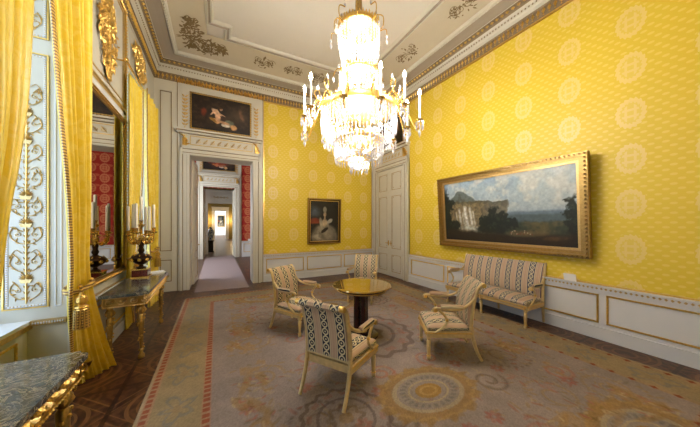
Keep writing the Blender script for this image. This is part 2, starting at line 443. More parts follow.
for x, y in run_pts(.105, .06): mb.octa((x, y, ZT+.285), .016, .02, 1)
for x, y in run_pts(.50, .07): mb.octa((x, y, 5.695), .03, .02, 0)
for i in range(44):
    x = -.86+i*.048; mb.T = ON_BACK(x, ZT+.01, .03); leaf(mb, 0, -.03, PI/2+rn0.uniform(-.5, .5), .16, .05, .05, 5); scroll(mb, 0, .05, .025, 0, 1.1, 1, .008, 5)
mb.T = None
struct(mb.build('trim_1'), 'gilded and white carved cornice round the ceiling')
cb = MB(M['ceil']); cb.box(W-.6, R+.3, S_-.3, N_+.5, 6.0, 6.1); ceil = struct(cb.build('ceiling'))
# flat ceiling field with notched moulding
fl = MB(M['ceil']); fl.box(W+1.0, R-1.0, S_+1.0, N_-1.0, ZC, 6.0); struct(fl.build('ceiling'))
def notched(d, q):
    x0, x1, y0, y1 = W+d, R-d, S_+d, N_-d
    return [(x0+q,y1),(x1-q,y1),(x1-q,y1-q),(x1,y1-q),(x1,y0+q),(x1-q,y0+q),(x1-q,y0),(x0+q,y0),(x0+q,y0+q),(x0,y0+q),(x0,y1-q),(x0+q,y1-q)]
mb = MB(M['trimwhite'], M['cove'], M['ceilband'])
o1 = notched(.82, .33)
mb2 = []
def band(mb, d0, d1, q, z0, z1, mi):
    a = notched(d0, q); b = notched(d1, q); n = len(a)
    for i in range(n):
        k = (i+1) % n
        mb.add([(a[i][0],a[i][1],z0),(a[k][0],a[k][1],z0),(b[k][0],b[k][1],z1),(b[i][0],b[i][1],z1)], [(0,1,2,3)], mi)
band(mb, 1.14, 1.15, .36, 5.98, 5.93, 0); band(mb, 1.15, 1.19, .36, 5.93, 5.92, 0); band(mb, 1.19, 1.20, .36, 5.92, 5.95, 1)
band(mb, 1.20, 1.24, .36, 5.95, 5.95, 1); band(mb, 1.24, 1.27, .36, 5.93, 5.935, 0); band(mb, 1.27, 1.30, .36, 5.935, 5.98, 0)
struct(mb.build('trim_2'), 'white notched moulding framing the ceiling')
# painted arabesques on the ceiling band and stucco on the field
mb = MB(M['olive'], M['cove'])
slope = (5.945-5.76)/(1.16-.545)
def band_frame(x, y, side):
    cs = 1/math.hypot(1, slope)
    if side == 'B': d = (0,-cs,slope*cs); u = (1,0,0)
    elif side == 'L': d = (cs,0,slope*cs); u = (0,-1,0)
    else: d = (-cs,0,slope*cs); u = (0,1,0)
    w = Vector(u).cross(Vector(d)); w = w if w.z < 0 else -w
    dd = {'B': N_-y, 'L': x-W, 'R': R-x}[side]
    return frame_axes((x, y, 5.76+slope*(dd-.545)-.002), u, d, tuple(w))
rn = random.Random(3)
def arab(side, cx, cy, wid, n, big=1):
    n = int(n*2.6); big *= .8
    mb.T = band_frame(cx, cy, side)
    for i in range(n):
        u = rn.uniform(-1, 1)*wid; hgt = .22*(1-abs(u)/wid*.7)
        leaf(mb, u, rn.uniform(-1, 1)*hgt, rn.uniform(0, 2*PI), rn.uniform(.05, .12)*big, rn.uniform(.02, .05)*big, .004, 0)
    for sg in (-1, 1):
        for q in range(3): scroll(mb, sg*wid*(.3+.25*q), rn.uniform(-.05, .1), .09, 0, 1.3, sg, .006, 0)
    mb.tube([(-wid, 0, .003), (wid, 0, .003)], .004, 4, 0); mb.T = None
for side, x, y in (('B', -.30, N_-.85), ('L', W+.85, N_-1.15), ('B', 3.95, N_-.85), ('R', R-.85, N_-1.15)): arab(side, x, y, .52, 85, 1.3)
for x in (1.1, 1.85, 2.6): arab('B', x, N_-.85, .22, 12)
for y in (4.9, 3.3, 1.7): arab('R', R-.85, y, .3, 16); arab('L', W+.85, y, .3, 16)
mb.T = frame_axes((1.83, 3.33, ZC), (1,0,0), (0,-1,0), (0,0,-1))
for i in range(16):
    a = 2*PI*i/16; leaf(mb, .15*math.cos(a), .15*math.sin(a), a, .5 if i % 2 else .32, .1, .02, 1)
    scroll(mb, .75*math.cos(a), .75*math.sin(a), .09, a, 1.3, 1, .008, 1)
for i in range(24):
    a = 2*PI*i/24; leaf(mb, 1.0*math.cos(a), 1.0*math.sin(a), a+.5, .14, .05, .012, 1)
mb.T = None
struct(mb.build('trim_3'), 'painted and stucco ornaments on the ceiling')

# dado with rail, gilt panels and skirting along right, back, left and near walls
def dado(name, mk, L, panels, base=0.0):
    mb = MB(M['white'], M['gold'], M['goldpale'])
    mb.T = mk
    mb.box(0, L, 0, ZD-.06, 0, .03); mb.box(0, L, 0, .17, 0, .045); mb.box(0, L, .17, .185, 0, .055)
    mb.box(0, L, ZD-.075, ZD-.015, 0, .055); mb.box(0, L, ZD-.015, ZD, 0, .075)
    mb.box(0, L, ZD, ZD+.02, 0, .02, 1)
    n = int(L/.05)
    for i in range(n): mb.octa(((i+.5)*L/n, ZD-.045, .056), .018, .012, 2)
    for a, b in panels:
        T0 = mb.T; mb.T = mk @ Matrix.Translation((0, 0, .03)); rect_frame(mb, a, b, .24, ZD-.13, .022, .014, 1, .045); mb.T = T0
    return struct(mb.build(name))
# right wall: u runs from the door (Y=5.85) towards the camera
dado('trim_4', frame_axes((R, 5.84, 0), (0,-1,0), (0,0,1), (-1,0,0)), 5.84-S_, [(.15, 1.35), (1.45, 2.75), (2.85, 4.215), (4.30, 5.7), (5.8, 6.8)])
dado('trim_5', frame_axes((1.2, N_, 0), (1,0,0), (0,0,1), (0,-1,0)), R-1.2, [(.08, 1.2), (1.31, 2.5), (2.6, 3.7)])
dado('trim_6', frame_axes((R, S_, 0), (-1,0,0), (0,0,1), (0,1,0)), R-W, [(.1, 2), (2.1, 4), (4.1, 6)])
for k, (a, b) in enumerate(((N0[1], N1[0]), (N1[1], N2[0]), (N2[1], N_))):
    dado('trim_%d' % (7+k), frame_axes((W, a, 0), (0,1,0), (0,0,1), (1,0,0)), b-a, [(.15, b-a-.15)] if b-a > 1 else [])
# gilt fillets round the silk
mb = MB(M['gold'], M['trimwhite'])
mb.box(1.2, 1.225, N_-.02, N_, ZD, ZT); mb.box(R-.09, R, N_-.03, N_, ZD, ZT, 1); mb.box(R-.11, R-.09, N_-.02, N_, ZD, ZT)
mb.box(1.2, R-.1, N_-.025, N_, ZT-.03, ZT); mb.box(R-.025, R, S_, 5.83, ZT-.03, ZT); mb.box(R-.02, R, 5.815, 5.84, ZD, ZT)
struct(mb.build('trim_10'), 'thin gilt fillets edging the yellow silk')

# door architecture (surround, frieze, shelf, overdoor frame) in a (u,v,w) frame
def surround(T, name, o0, o1, head, e0, e1, top=ZT, pic=True):
    mb = MB(M['trimwhite'], M['gold'], M['goldpale'], M['line'])
    mb.T = T
    mb.box(e0, o0-.2, 0, top, 0, .03); mb.box(o1+.2, e1, 0, top, 0, .03)          # flat side strips
    for a, b, s in ((o0-.2, o0, 1), (o1, o1+.2, -1)):                              # architrave
        mb.box(a, b, 0, head+.2, 0, .06)
        q0, q1 = (a, a+.05) if s > 0 else (b-.05, b); mb.box(q0, q1, 0, head+.2, .06, .09)
        q0, q1 = (b-.05, b) if s > 0 else (a, a+.05); mb.box(q0, q1, 0, head, .06, .08, 0)
    for u in (o0-.145, o1+.13, o0-.01-.045, o1+.04): mb.box(u, u+.014, 0, head, .0, .066, 3)
    for u in (e0+.0, e1-.02): mb.box(u, u+.014, 0, top, .0, .036, 3)
    for z in (head+.045, head+.135): mb.box(o0-.14, o1+.14, z, z+.014, .0, .066, 3)
    mb.box(o0, o1, head, head+.2, 0, .06); mb.box(o0-.2, o1+.2, head+.15, head+.2, .06, .09); mb.box(o0, o1, head, head+.04, .06, .08)
    z0 = head+.2; z1 = 3.98
    mb.box(o0-.18, o1+.18, z0, z1, 0, .07)
    T0 = mb.T; mb.T = T @ Matrix.Translation((0, 0, .07)); rect_frame(mb, o0+.02, o1-.02, z0+.05, z1-.04, .02, .012, 2)
    n = int((o1-o0-.1)/.17)
    for i in range(n):
        u = o0+.12+(i+.5)*(o1-o0-.24)/n
        scroll(mb, u, (z0+z1)/2, .055, PI*(i % 2), 1.4, 1 if i % 2 else -1, .007, 2)
        leaf(mb, u, (z0+z1)/2, .9, .09, .03, .012, 2); leaf(mb, u, (z0+z1)/2, -2.2, .09, .03, .012, 2)
    for u in (o0-.09, o1+.09):                                                    # gilt consoles
        mb.box(u-.06, u+.06, z0, z1, 0, .02, 0)
        mb.box(u-.05, u+.05, z0+.02, z1-.12, .02, .045, 1)
        for q in range(7): leaf(mb, u, z0+.05+.035*q, PI/2+(q-3)*.4, .12, .05, .09, 1)
        scroll(mb, u, z1-.07, .05, 0, 1.2, 1, .014, 1)
    mb.T = T0
    mb.box(o0-.27, o1+.23, z1+.045, z1+.055, 0, .205, 3); mb.box(o0-.22, o1+.18, z1-.012, z1, 0, .10, 3)
    mb.box(o0-.26, o1+.22, z1, z1+.05, 0, .14); mb.box(o0-.3, o1+.24, z1+.05, z1+.10, 0, .2)
    mb.box(o0-.2, o1+.2, z1+.10, top, 0, .035)
    T0 = mb.T; mb.T = T @ Matrix.Translation((0, 0, .035))
    for u in (o0-.09, o1+.08):
        mb.box(u-.07, u+.07, z1+.14, top-.12, 0, .01, 0)
        for q in range(9):
            v = z1+.2+q*.09
            leaf(mb, u, v, PI/2-.7, .12, .05, .03, 1); leaf(mb, u, v, PI/2+.7, .12, .05, .03, 1); leaf(mb, u, v, -PI/2, .07, .04, .03, 1)
            if q % 2 == 1: scroll(mb, u, v+.03, .05, 0, 1.1, 1, .012, 1)
    mb.T = T0
    return mb
mb = surround(ON_BACK(0, 0), 'door_2', DO[0], DO[1], DO[2], -.88, 1.2)
# pilaster strip left of the doorway with recessed panels
mb.T = ON_BACK(0, 0); mb.box(W, -.88, 0, ZT, 0, .02)
mb.T = ON_BACK(0, 0, .02)
for a, b in ((.22, .82), (.98, 5.0)): rect_frame(mb, -1.25, -.97, a, b, .02, .015, 0); rect_frame(mb, -1.228, -.992, a+.03, b-.03, .016, .012, 3)
mb.T = None
# jamb linings of the doorway
mb.box(DO[0]-.02, DO[0]+.01, N_-.05, N_+.55, 0, DO[2]); mb.box(DO[1]-.01, DO[1]+.02, N_-.05, N_+.55, 0, DO[2]); mb.box(DO[0], DO[1], N_-.05, N_+.55, DO[2]-.01, DO[2]+.02)
struct(mb.build('door_2'), 'carved white and gilt doorway open to the red room')

def door_leaf(w, h, mats=('trimwhite', 'golddark', 'brass')):
    mb = MB(M[mats[0]], M[mats[1]], M[mats[2]]); mb.box(0, w, 0, h, -.025, .025)
    for sgn in (1, -1):
        T = Matrix.Translation((0, 0, .025)) if sgn > 0 else Matrix.Translation((0, 0, -.025)) @ Matrix.Diagonal((1, 1, -1, 1))
        mb.T = T
        for a, b in ((.12, .72), (.86, h-.85), (h-.72, h-.12)):
            rect_frame(mb, .09, w-.09, a, b, .03, .014, 0); rect_frame(mb, .12, w-.12, a+.03, b-.03, .012, .012, 1)
            for cu in (.17, w-.17):
                for cv in (a+.09, b-.09): leaf(mb, cu, cv, PI/4, .05, .03, .01, 1)
    mb.T = None
    return mb
def place_leaf(parent, T, w, h, handle_u, side=1):
    mb = door_leaf(w, h); o = mb.build('door_leaf', parent); o.matrix_world = T
    hb = MB(M['brass']); hb.tube([(handle_u, 1.05, .025*side), (handle_u, 1.05, .08*side)], .012, 8)
    hb.tube([(handle_u, 1.05, .075*side), (handle_u+(.10 if handle_u < w/2 else -.10), 1.05, .075*side)], .010, 8)
    hb.box(handle_u-.02, handle_u+.02, .97, 1.13, .02*side if side > 0 else -.03, .03*side if side > 0 else -.02)
    h_ = hb.build('door_handle', o); return o
dr = thing('door_2', None, None); del dr['label'], dr['category']
bpy.data.objects.remove(dr)
d2 = [o for o in C.objects if o.name == 'door_2'][0]
a = math.radians(87)
def leafT(x, y, ang): # u axis direction ang in plan
    u = (math.cos(ang), math.sin(ang), 0); w = (math.sin(ang), -math.cos(ang), 0)
    return frame_axes((x, y, .01), u, (0,0,1), w)
place_leaf(d2, leafT(DO[0]+.04, N_+.52, math.radians(85.5)), .75, 3.42, .68, 1)
place_leaf(d2, leafT(DO[1]+.03, N_+.54, math.radians(50)), .75, 3.42, .68, -1)

# closed double door in the right wall
D0, D1 = 6.0, 7.38
T1 = frame_axes((R, D1, 0), (0,-1,0), (0,0,1), (-1,0,0))
mb = surround(T1, 'door_1', .0, D1-D0, 3.45, -.35, D1-D0+.17)
mb.T = None
d1 = struct(mb.build('door_1'), 'closed white double door with gilt frieze in the right wall')
for k in range(2):
    w = (D1-D0)/2
    T = frame_axes((R-.03, D1-k*w, .01), (0,-1,0), (0,0,1), (-1,0,0))
    place_leaf(d1, T, w-.005, 3.43, .62 if k == 0 else .07, 1)

# ------------------------------------------------------------------ pictures
def smooth_noise(h, w, sc, seed):
    rg = np.random.RandomState(seed); out = np.zeros((h, w)); amp = 1; tot = 0
    for o in range(4):
        gh, gw = int(sc*2**o)+2, int(sc*2**o*w/h)+2
        g = rg.rand(gh, gw); y = np.linspace(0, gh-1.001, h); x = np.linspace(0, gw-1.001, w)
        yi = y.astype(int); xi = x.astype(int); fy = (y-yi)[:, None]; fx = (x-xi)[None]
        fy = fy*fy*(3-2*fy); fx = fx*fx*(3-2*fx)
        a = g[yi][:, xi]; b = g[yi][:, xi+1]; c = g[yi+1][:, xi]; d = g[yi+1][:, xi+1]
        out += amp*((a*(1-fx)+b*fx)*(1-fy)+(c*(1-fx)+d*fx)*fy); tot += amp; amp *= .55
    return out/tot
def tolin(img):
    c = np.clip(img, 0, 255)/255
    return np.where(c <= .04045, c/12.92, ((c+.055)/1.055)**2.4)
def col_grid(name, img, w, h, mat, parent=None, thick=0.0):
    # img rows from v=0 (bottom) upwards; grid spans u 0..w, v 0..h, facing +w
    H_, W_ = img.shape[:2]
    u, v = np.meshgrid(np.linspace(0, w, W_), np.linspace(0, h, H_))
    co = np.zeros((H_*W_, 3), np.float32); co[:, 0] = u.ravel(); co[:, 1] = v.ravel(); co[:, 2] = thick
    i = np.arange((H_-1)*W_).reshape(H_-1, W_)[:, :-1].ravel()
    fc = np.stack([i, i+1, i+1+W_, i+W_], 1)
    nv = len(co)
    ex = np.array([(0,0,0),(w,0,0),(w,h,0),(0,h,0),(0,0,thick),(w,0,thick),(w,h,thick),(0,h,thick)], np.float32)
    co = np.concatenate([co, ex]); e = nv
    fc = np.concatenate([fc, np.array([(e,e+3,e+2,e+1),(e,e+1,e+5,e+4),(e+1,e+2,e+6,e+5),(e+2,e+3,e+7,e+6),(e+3,e,e+4,e+7)])])
    me = bpy.data.meshes.new(name)
    me.vertices.add(len(co)); me.vertices.foreach_set('co', co.ravel())
    me.loops.add(len(fc)*4); me.loops.foreach_set('vertex_index', fc.ravel().astype(np.int32))
    me.polygons.add(len(fc)); me.polygons.foreach_set('loop_start', np.arange(0, len(fc)*4, 4, dtype=np.int32))
    me.update(calc_edges=True)
    at = me.color_attributes.new('Col', 'FLOAT_COLOR', 'POINT')
    c = np.ones((len(co), 4), np.float32); c[:nv, :3] = tolin(img).reshape(-1, 3); c[nv:, :3] = c[:nv, :3].mean(0)
    at.data.foreach_set('color', c.ravel())
    me.materials.append(mat)
    o = bpy.data.objects.new(name, me); C.objects.link(o)
    if parent: o.parent = parent
    return o
def blend(img, mask, col):
    m = np.clip(mask, 0, 1)[..., None]; return img*(1-m)+np.array(col, float)*m
def ell(u, v, cx, cy, rx, ry, ang=0, soft=.15):
    c, s = math.cos(ang), math.sin(ang); a = (u-cx)*c+(v-cy)*s; b = -(u-cx)*s+(v-cy)*c
    return np.clip((1-np.sqrt((a/rx)**2+(b/ry)**2))/soft, 0, 1)
def sm(x, a, b): return np.clip((x-a)/(b-a), 0, 1)

def warp(u, v, k, seed, sc=7):
    h, w = u.shape; return u+k*(smooth_noise(h, w, sc, seed)-.5), v+k*1.4*(smooth_noise(h, w, sc, seed+1)-.5)
def landscape():
    h, w = 200, 400; v, u = np.mgrid[0:1:h*1j, 0:1:w*1j]; n = smooth_noise(h, w, 5, 1); n2 = smooth_noise(h, w, 14, 2); n3 = smooth_noise(h, w, 30, 3); n4 = smooth_noise(h, w, 3, 4)
    img = np.zeros((h, w, 3))+np.array([138, 158, 172.])
    img = blend(img, sm(v, 1.0, .5)*.75, (188, 190, 178)); img = blend(img, sm(n4, .4, .65)*.5, (120, 138, 152))
    img = blend(img, sm(n, .45, .65)*sm(v, .5, .6)*.55, (214, 202, 176)); img = blend(img, sm(u, .6, .9)*sm(v, .45, .7)*.5, (190, 194, 186))
    img = blend(img, sm(.475+.03*(n-.5)-v, 0, .03)*sm(u, .45, .6), (96, 112, 124)); img = blend(img, sm(.43+.05*(n-.5)-v, 0, .03)*sm(u, .45, .6), (74, 88, 92))
    uu, vv = warp(u, v, .05, 61, 9)
    mt = .70+.16*np.exp(-((uu-.17)/.085)**2)-.25*sm(u, .30, .42)
    img = blend(img, sm(mt-vv, 0, .02)*sm(.5-u, 0, .06), (92, 100, 96)); img = blend(img, sm(mt-.03-vv, 0, .05)*sm(n2, .45, .6)*sm(.42-u, 0, .06)*.7, (66, 72, 62))
    cliff = .67-.035*sm(uu, .1, .6)+.03*(n2-.5)
    body = sm(cliff-vv, 0, .015)*sm(.585+.03*(v-.5)-uu, 0, .02)
    img = blend(img, body, (112, 98, 70)); img = blend(img, body*sm(np.sin(uu*150+6*n2), .0, .9)*.45, (70, 64, 50))
    img = blend(img, body*sm(n3, .5, .65)*.5, (146, 130, 92)); img = blend(img, body*sm(vv, cliff-.06, cliff-.01)*.7, (64, 66, 46)); img = blend(img, body*sm(u, .36, .44)*.45, (86, 92, 92))
    for cx, ww, v0, v1, k in ((.155, .013, .28, .56, .9), (.215, .020, .22, .60, 1), (.262, .015, .24, .58, .9), (.29, .009, .26, .52, .7), (.12, .008, .3, .5, .6), (.185, .008, .26, .5, .6)):
        fall = np.clip(1.2-np.abs(u-cx-.10*np.clip(.6-v, 0, 1)**1.5)/(ww*(1+.8*np.clip(.6-v, 0, 1))), 0, 1)*sm(v, v0-.03, v0+.05)*sm(v1-v, 0, .04)
        img = blend(img, fall*(.4+.8*n3)*k, (214, 216, 210))
    img = blend(img, ell(u, v, .27, .21, .14, .06, -.1, .9)*.7*(.5+n3), (186, 192, 184)); img = blend(img, ell(u, v, .36, .14, .10, .035, -.3, .8)*.6, (160, 170, 168))
    img = blend(img, sm(.36-.03*u+.06*(n2-.5)-v, 0, .04)*sm(u, .36, .46), (50, 56, 44)); img = blend(img, sm(.33+.04*(n2-.5)-v, 0, .03)*sm(u, .55, .7)*sm(n, .45, .6)*.7, (98, 88, 56))
    uw, vw = warp(u, v, .09, 71, 16)
    for cx, cy, rx, ry in ((.06, .25, .12, .13), (.02, .5, .05, .45), (.40, .32, .06, .12), (.46, .42, .055, .16), (.53, .36, .06, .13), (.60, .30, .07, .10), (.97, .48, .045, .18), (.99, .3, .06, .2), (.45, .2, .15, .08), (.07, .62, .03, .1)):
        img = blend(img, ell(uw, vw, cx, cy, rx, ry, 0, .3), (26, 32, 26)); img = blend(img, ell(uw, vw, cx-.01, cy+.03, rx*.6, ry*.6, 0, .8)*sm(n3, .5, .65)*.5, (62, 70, 46))
    img = blend(img, sm(.15+.06*(n-.5)-v+.10*np.abs(u-.66), 0, .05), (42, 34, 24)); img = blend(img, ell(uw, v, .70, .15, .17, .06, 0, .8)*.8, (112, 90, 56)); img = blend(img, ell(uw, v, .88, .10, .10, .04, .2, .8)*.7, (96, 66, 40))
    rg = np.random.RandomState(5)
    for k in range(20):
        img = blend(img, ell(u, v, .60+.15*rg.rand(), .13+.06*rg.rand(), .005, .010, 0, .5)*.8, (180, 160, 130) if k % 2 else (110, 50, 36))
    return img*(.88+.24*n3[..., None])
def portrait():
    h, w = 170, 135; v, u = np.mgrid[0:1:h*1j, 0:1:w*1j]; n = smooth_noise(h, w, 8, 11); u, v = warp(u, v, .02, 81)
    img = np.zeros((h, w, 3))+np.array([34, 34, 30.]); img = blend(img, ell(u, v, .15, .72, .28, .2, 0, .8), (86, 98, 112))
    img = blend(img, sm(u, .75, 1.)*.6, (22, 24, 20)); img = blend(img, ell(u, v, .15, .50, .34, .09, 0, .4), (150, 62, 34))
    img = blend(img, ell(u, v, .5, .1, .52, .36, 0, .2), (146, 134, 112)); img = blend(img, ell(u, v, .3, .16, .2, .22, .5, .6)*sm(n, .4, .6), (190, 180, 156))
    img = blend(img, ell(u, v, .5, .36, .17, .22, 0, .2), (168, 156, 130)); img = blend(img, ell(u, v, .5, .45, .1, .12, 0, .3), (204, 178, 140))
    img = blend(img, ell(u, v, .5, .27, .16, .05, .4, .3), (44, 34, 26)); img = blend(img, ell(u, v, .68, .5, .12, .06, .4, .3), (196, 188, 168))
    img = blend(img, ell(u, v, .36, .48, .06, .14, .2, .3), (180, 168, 140))
    img = blend(img, ell(u, v, .5, .575, .035, .05, 0, .3), (206, 172, 134)); img = blend(img, ell(u, v, .5, .67, .058, .075, 0, .25), (222, 188, 150))
    img = blend(img, ell(u, v, .5, .78, .075, .09, 0, .3), (150, 146, 130)); img = blend(img, ell(u, v, .5, .72, .065, .04, 0, .5)*.6, (150, 140, 120))
    for cx in (.478, .522): img = blend(img, ell(u, v, cx, .675, .01, .008, 0, .5), (60, 44, 34))
    img = blend(img, ell(u, v, .5, .635, .016, .007, 0, .5), (170, 84, 70)); return img*(.55+.45*n[..., None])
def overdoor(seed=21, red=False):
    h, w = 140, 230; v, u = np.mgrid[0:1:h*1j, 0:1:w*1j]; n = smooth_noise(h, w, 8, seed); u, v = warp(u, v, .05, 91)
    img = np.zeros((h, w, 3))+np.array([30, 20, 15.]); img = blend(img, ell(u, v, .8, .55, .3, .4, 0, .8)*.8, (92, 72, 56)); img = blend(img, sm(n, .5, .7)*.6, (62, 44, 32))
    img = blend(img, ell(u, v, .84, .6, .05, .25, .2, .6)*.7, (140, 100, 70)); img = blend(img, ell(u, v, .19, .52, .06, .16, 0, .5), (110, 44, 30))
    img = blend(img, ell(u, v, .42, .52, .06, .20, .5, .3), (226, 184, 150)); img = blend(img, ell(u, v, .47, .68, .03, .055, 0, .3), (204, 156, 122))
    img = blend(img, ell(u, v, .40, .30, .09, .07, -.6, .3), (214, 160, 110)); img = blend(img, ell(u, v, .50, .38, .06, .10, .3, .3), (60, 34, 24))
    img = blend(img, ell(u, v, .62, .28, .10, .12, -.5, .3), (110, 116, 96)); img = blend(img, ell(u, v, .56, .20, .09, .06, -.3, .3), (216, 206, 190))
    img = blend(img, ell(u, v, .70, .17, .07, .10, .2, .3), (198, 150, 100)); img = blend(img, ell(u, v, .34, .32, .05, .10, .7, .4), (150, 110, 50))
    img = blend(img, ell(u, v, .43, .43, .05, .13, .15, .3), (222, 176, 140)); img = blend(img, ell(u, v, .36, .55, .02, .12, -.5, .4), (214, 168, 132)); img = blend(img, ell(u, v, .50, .50, .08, .022, -.5, .4), (206, 158, 120))
    img = blend(img, ell(u, v, .455, .72, .035, .035, 0, .4), (70, 42, 26)); img = blend(img, ell(u, v, .53, .27, .14, .05, -.35, .4), (196, 150, 112)); img = blend(img, ell(u, v, .25, .12, .3, .06, 0, .6)*.6, (44, 30, 24))
    if red: img = blend(img, ell(u, v, .5, .45, .35, .3, 0, .6)*.7, (170, 64, 34))
    return img*(.6+.6*n[..., None])
def picture(name, label, T, w, h, img, fw=.12, mats=('gold', 'golddark', 'goldpale'), cat='painting', fd=.07):
    root = thing(name, label, cat); root.matrix_world = T
    mb = MB(M[mats[0]], M[mats[1]], M[mats[2]])
    rect_frame(mb, 0, w, 0, h, fw*.4, fd, 0, .06); rect_frame(mb, fw*.4, w-fw*.4, fw*.4, h-fw*.4, fw*.35, fd*.65, 1); rect_frame(mb, fw*.75, w-fw*.75, fw*.75, h-fw*.75, fw*.25, fd*.5, 2)
    mb.box(0, w, 0, h, -.004, .012, 1)
    mb.build('picture_frame', root)
    o = col_grid('canvas', img, w-2*fw+.01, h-2*fw+.01, M['canvas'], root, .012); o.location = (fw-.005, fw-.005, .012)
    return root
tilt = math.radians(3.6)
Tl = frame_axes((R-.04, 4.53, 1.17), (0,-1,0), (-math.sin(tilt),0,math.cos(tilt)), (-math.cos(tilt),0,-math.sin(tilt)))
picture('landscape_painting', 'wide gold framed landscape painting with waterfalls over the sofa', Tl, 2.84, 1.60, landscape(), .15, ('golddark', 'golddark', 'goldpale'), fd=.09)
tl2 = math.radians(2)
picture('portrait_painting', 'dark portrait of a seated lady in pale gown on the yellow back wall', frame_axes((2.52, N_-.03, 1.05), (1,0,0), (0,-math.sin(tl2),math.cos(tl2)), (0,-math.cos(tl2),-math.sin(tl2))), 1.13, 1.44, portrait(), .085, ('golddark','bronze','gold'), fd=.06)
picture('overdoor_painting', 'dark figure painting set above the open doorway', ON_BACK(-.60, 4.13, .035), 1.47, .94, overdoor(), .04, ('golddark','gold','golddark'), fd=.03)
picture('overdoor_painting', 'dark painting above the closed double door, behind the chandelier', frame_axes((R-.035, D1-.02, 4.13), (0,-1,0), (0,0,1), (-1,0,0)), D1-D0-.04, .94, overdoor(33), .04, ('golddark','gold','golddark'), fd=.03)
picture('overdoor_painting', 'reddish painting above the second doorway in the red room', frame_axes((-.60, 13.96, 4.25), (1,0,0), (0,0,1), (0,-1,0)), 1.45, .8, overdoor(43, True), .04, ('golddark','gold','golddark'), fd=.03)

# ------------------------------------------------------------------ pier mirrors & trophies on the window wall
def pier(y0, y1, label, seed, with_mirror=True):
    ym = (y0+y1)/2; hw = (y1-y0)/2-.12
    mb = MB(M['gold'], M['white'], M['goldpale']); mb.T = ON_LEFT(ym, 0)
    rect_frame(mb, -hw-.06, hw+.06, .93, ZT-.02, .05, .025, 0, .05)
    mb.box(-hw, hw, 3.40, 3.47, 0, .02, 1); mb.box(-hw, hw, 3.52, 3.56, 0, .03, 0)
    rect_frame(mb, -hw+.06, hw-.06, 3.66, ZT-.12, .015, .015, 2)
    struct(mb.build('trim_%d' % (11+seed)), 'gilt framed white panelling round the pier mirror')
    tr = MB(M['gold']); trophy(tr, 0, 0, .62, 1.25, 330, seed)
    o = tr.build('gilt_carving'); o.matrix_world = ON_LEFT(ym+.03, 4.34, .03)
    tag(o, label[0], 'carving')
    root = thing('pier_mirror', label[1], 'mirror'); root.matrix_world = ON_LEFT(ym, .93, .005)
    mb = MB(M['gold'], M['golddark']); hh = 2.45
    rect_frame(mb, -hw, hw, 0, hh, .05, .035, 0, .05); rect_frame(mb, -hw+.05, hw-.05, .05, hh-.05, .03, .022, 1)
    mb.box(-hw, hw, 0, hh, -.003, .006, 1); mb.build('mirror_frame', root)
    MB(M['mirror']).box(-hw+.07, hw-.07, .07, hh-.07, .006, .014).build('mirror_glass', root)
pier(N1[1]+.05, N2[0]-.05, ('tall gilded trophy carving on the white panel above the mirror', 'tall gilt framed pier mirror behind the candelabra console'), 1)
pier(.45, 2.37, ('tall gilded trophy carving above the mirror beside the camera', 'tall gilt framed pier mirror above the veined marble console beside the camera'), 2)
for k, (a, b) in enumerate((N1, N2)):
    tr = MB(M['gold'], M['trimwhite']); trophy(tr, 0, 0, .95, .62, 320, 9+k)
    tr.add([], []); o = tr.build('gilt_carving'); o.matrix_world = ON_LEFT((a+b)/2, 4.78, .03)
    tag(o, ('gilded carved ornament over the window nearest the camera', 'gilded carved ornament over the far window beneath the cornice')[k], 'carving')
    mb = MB(M['gold'], M['trimwhite']); mb.T = ON_LEFT(0, 0); rect_frame(mb, a+.03, b-.03, 4.36, ZT-.05, .03, .02, 1)
    struct(mb.build('trim_%d' % (14+k)))

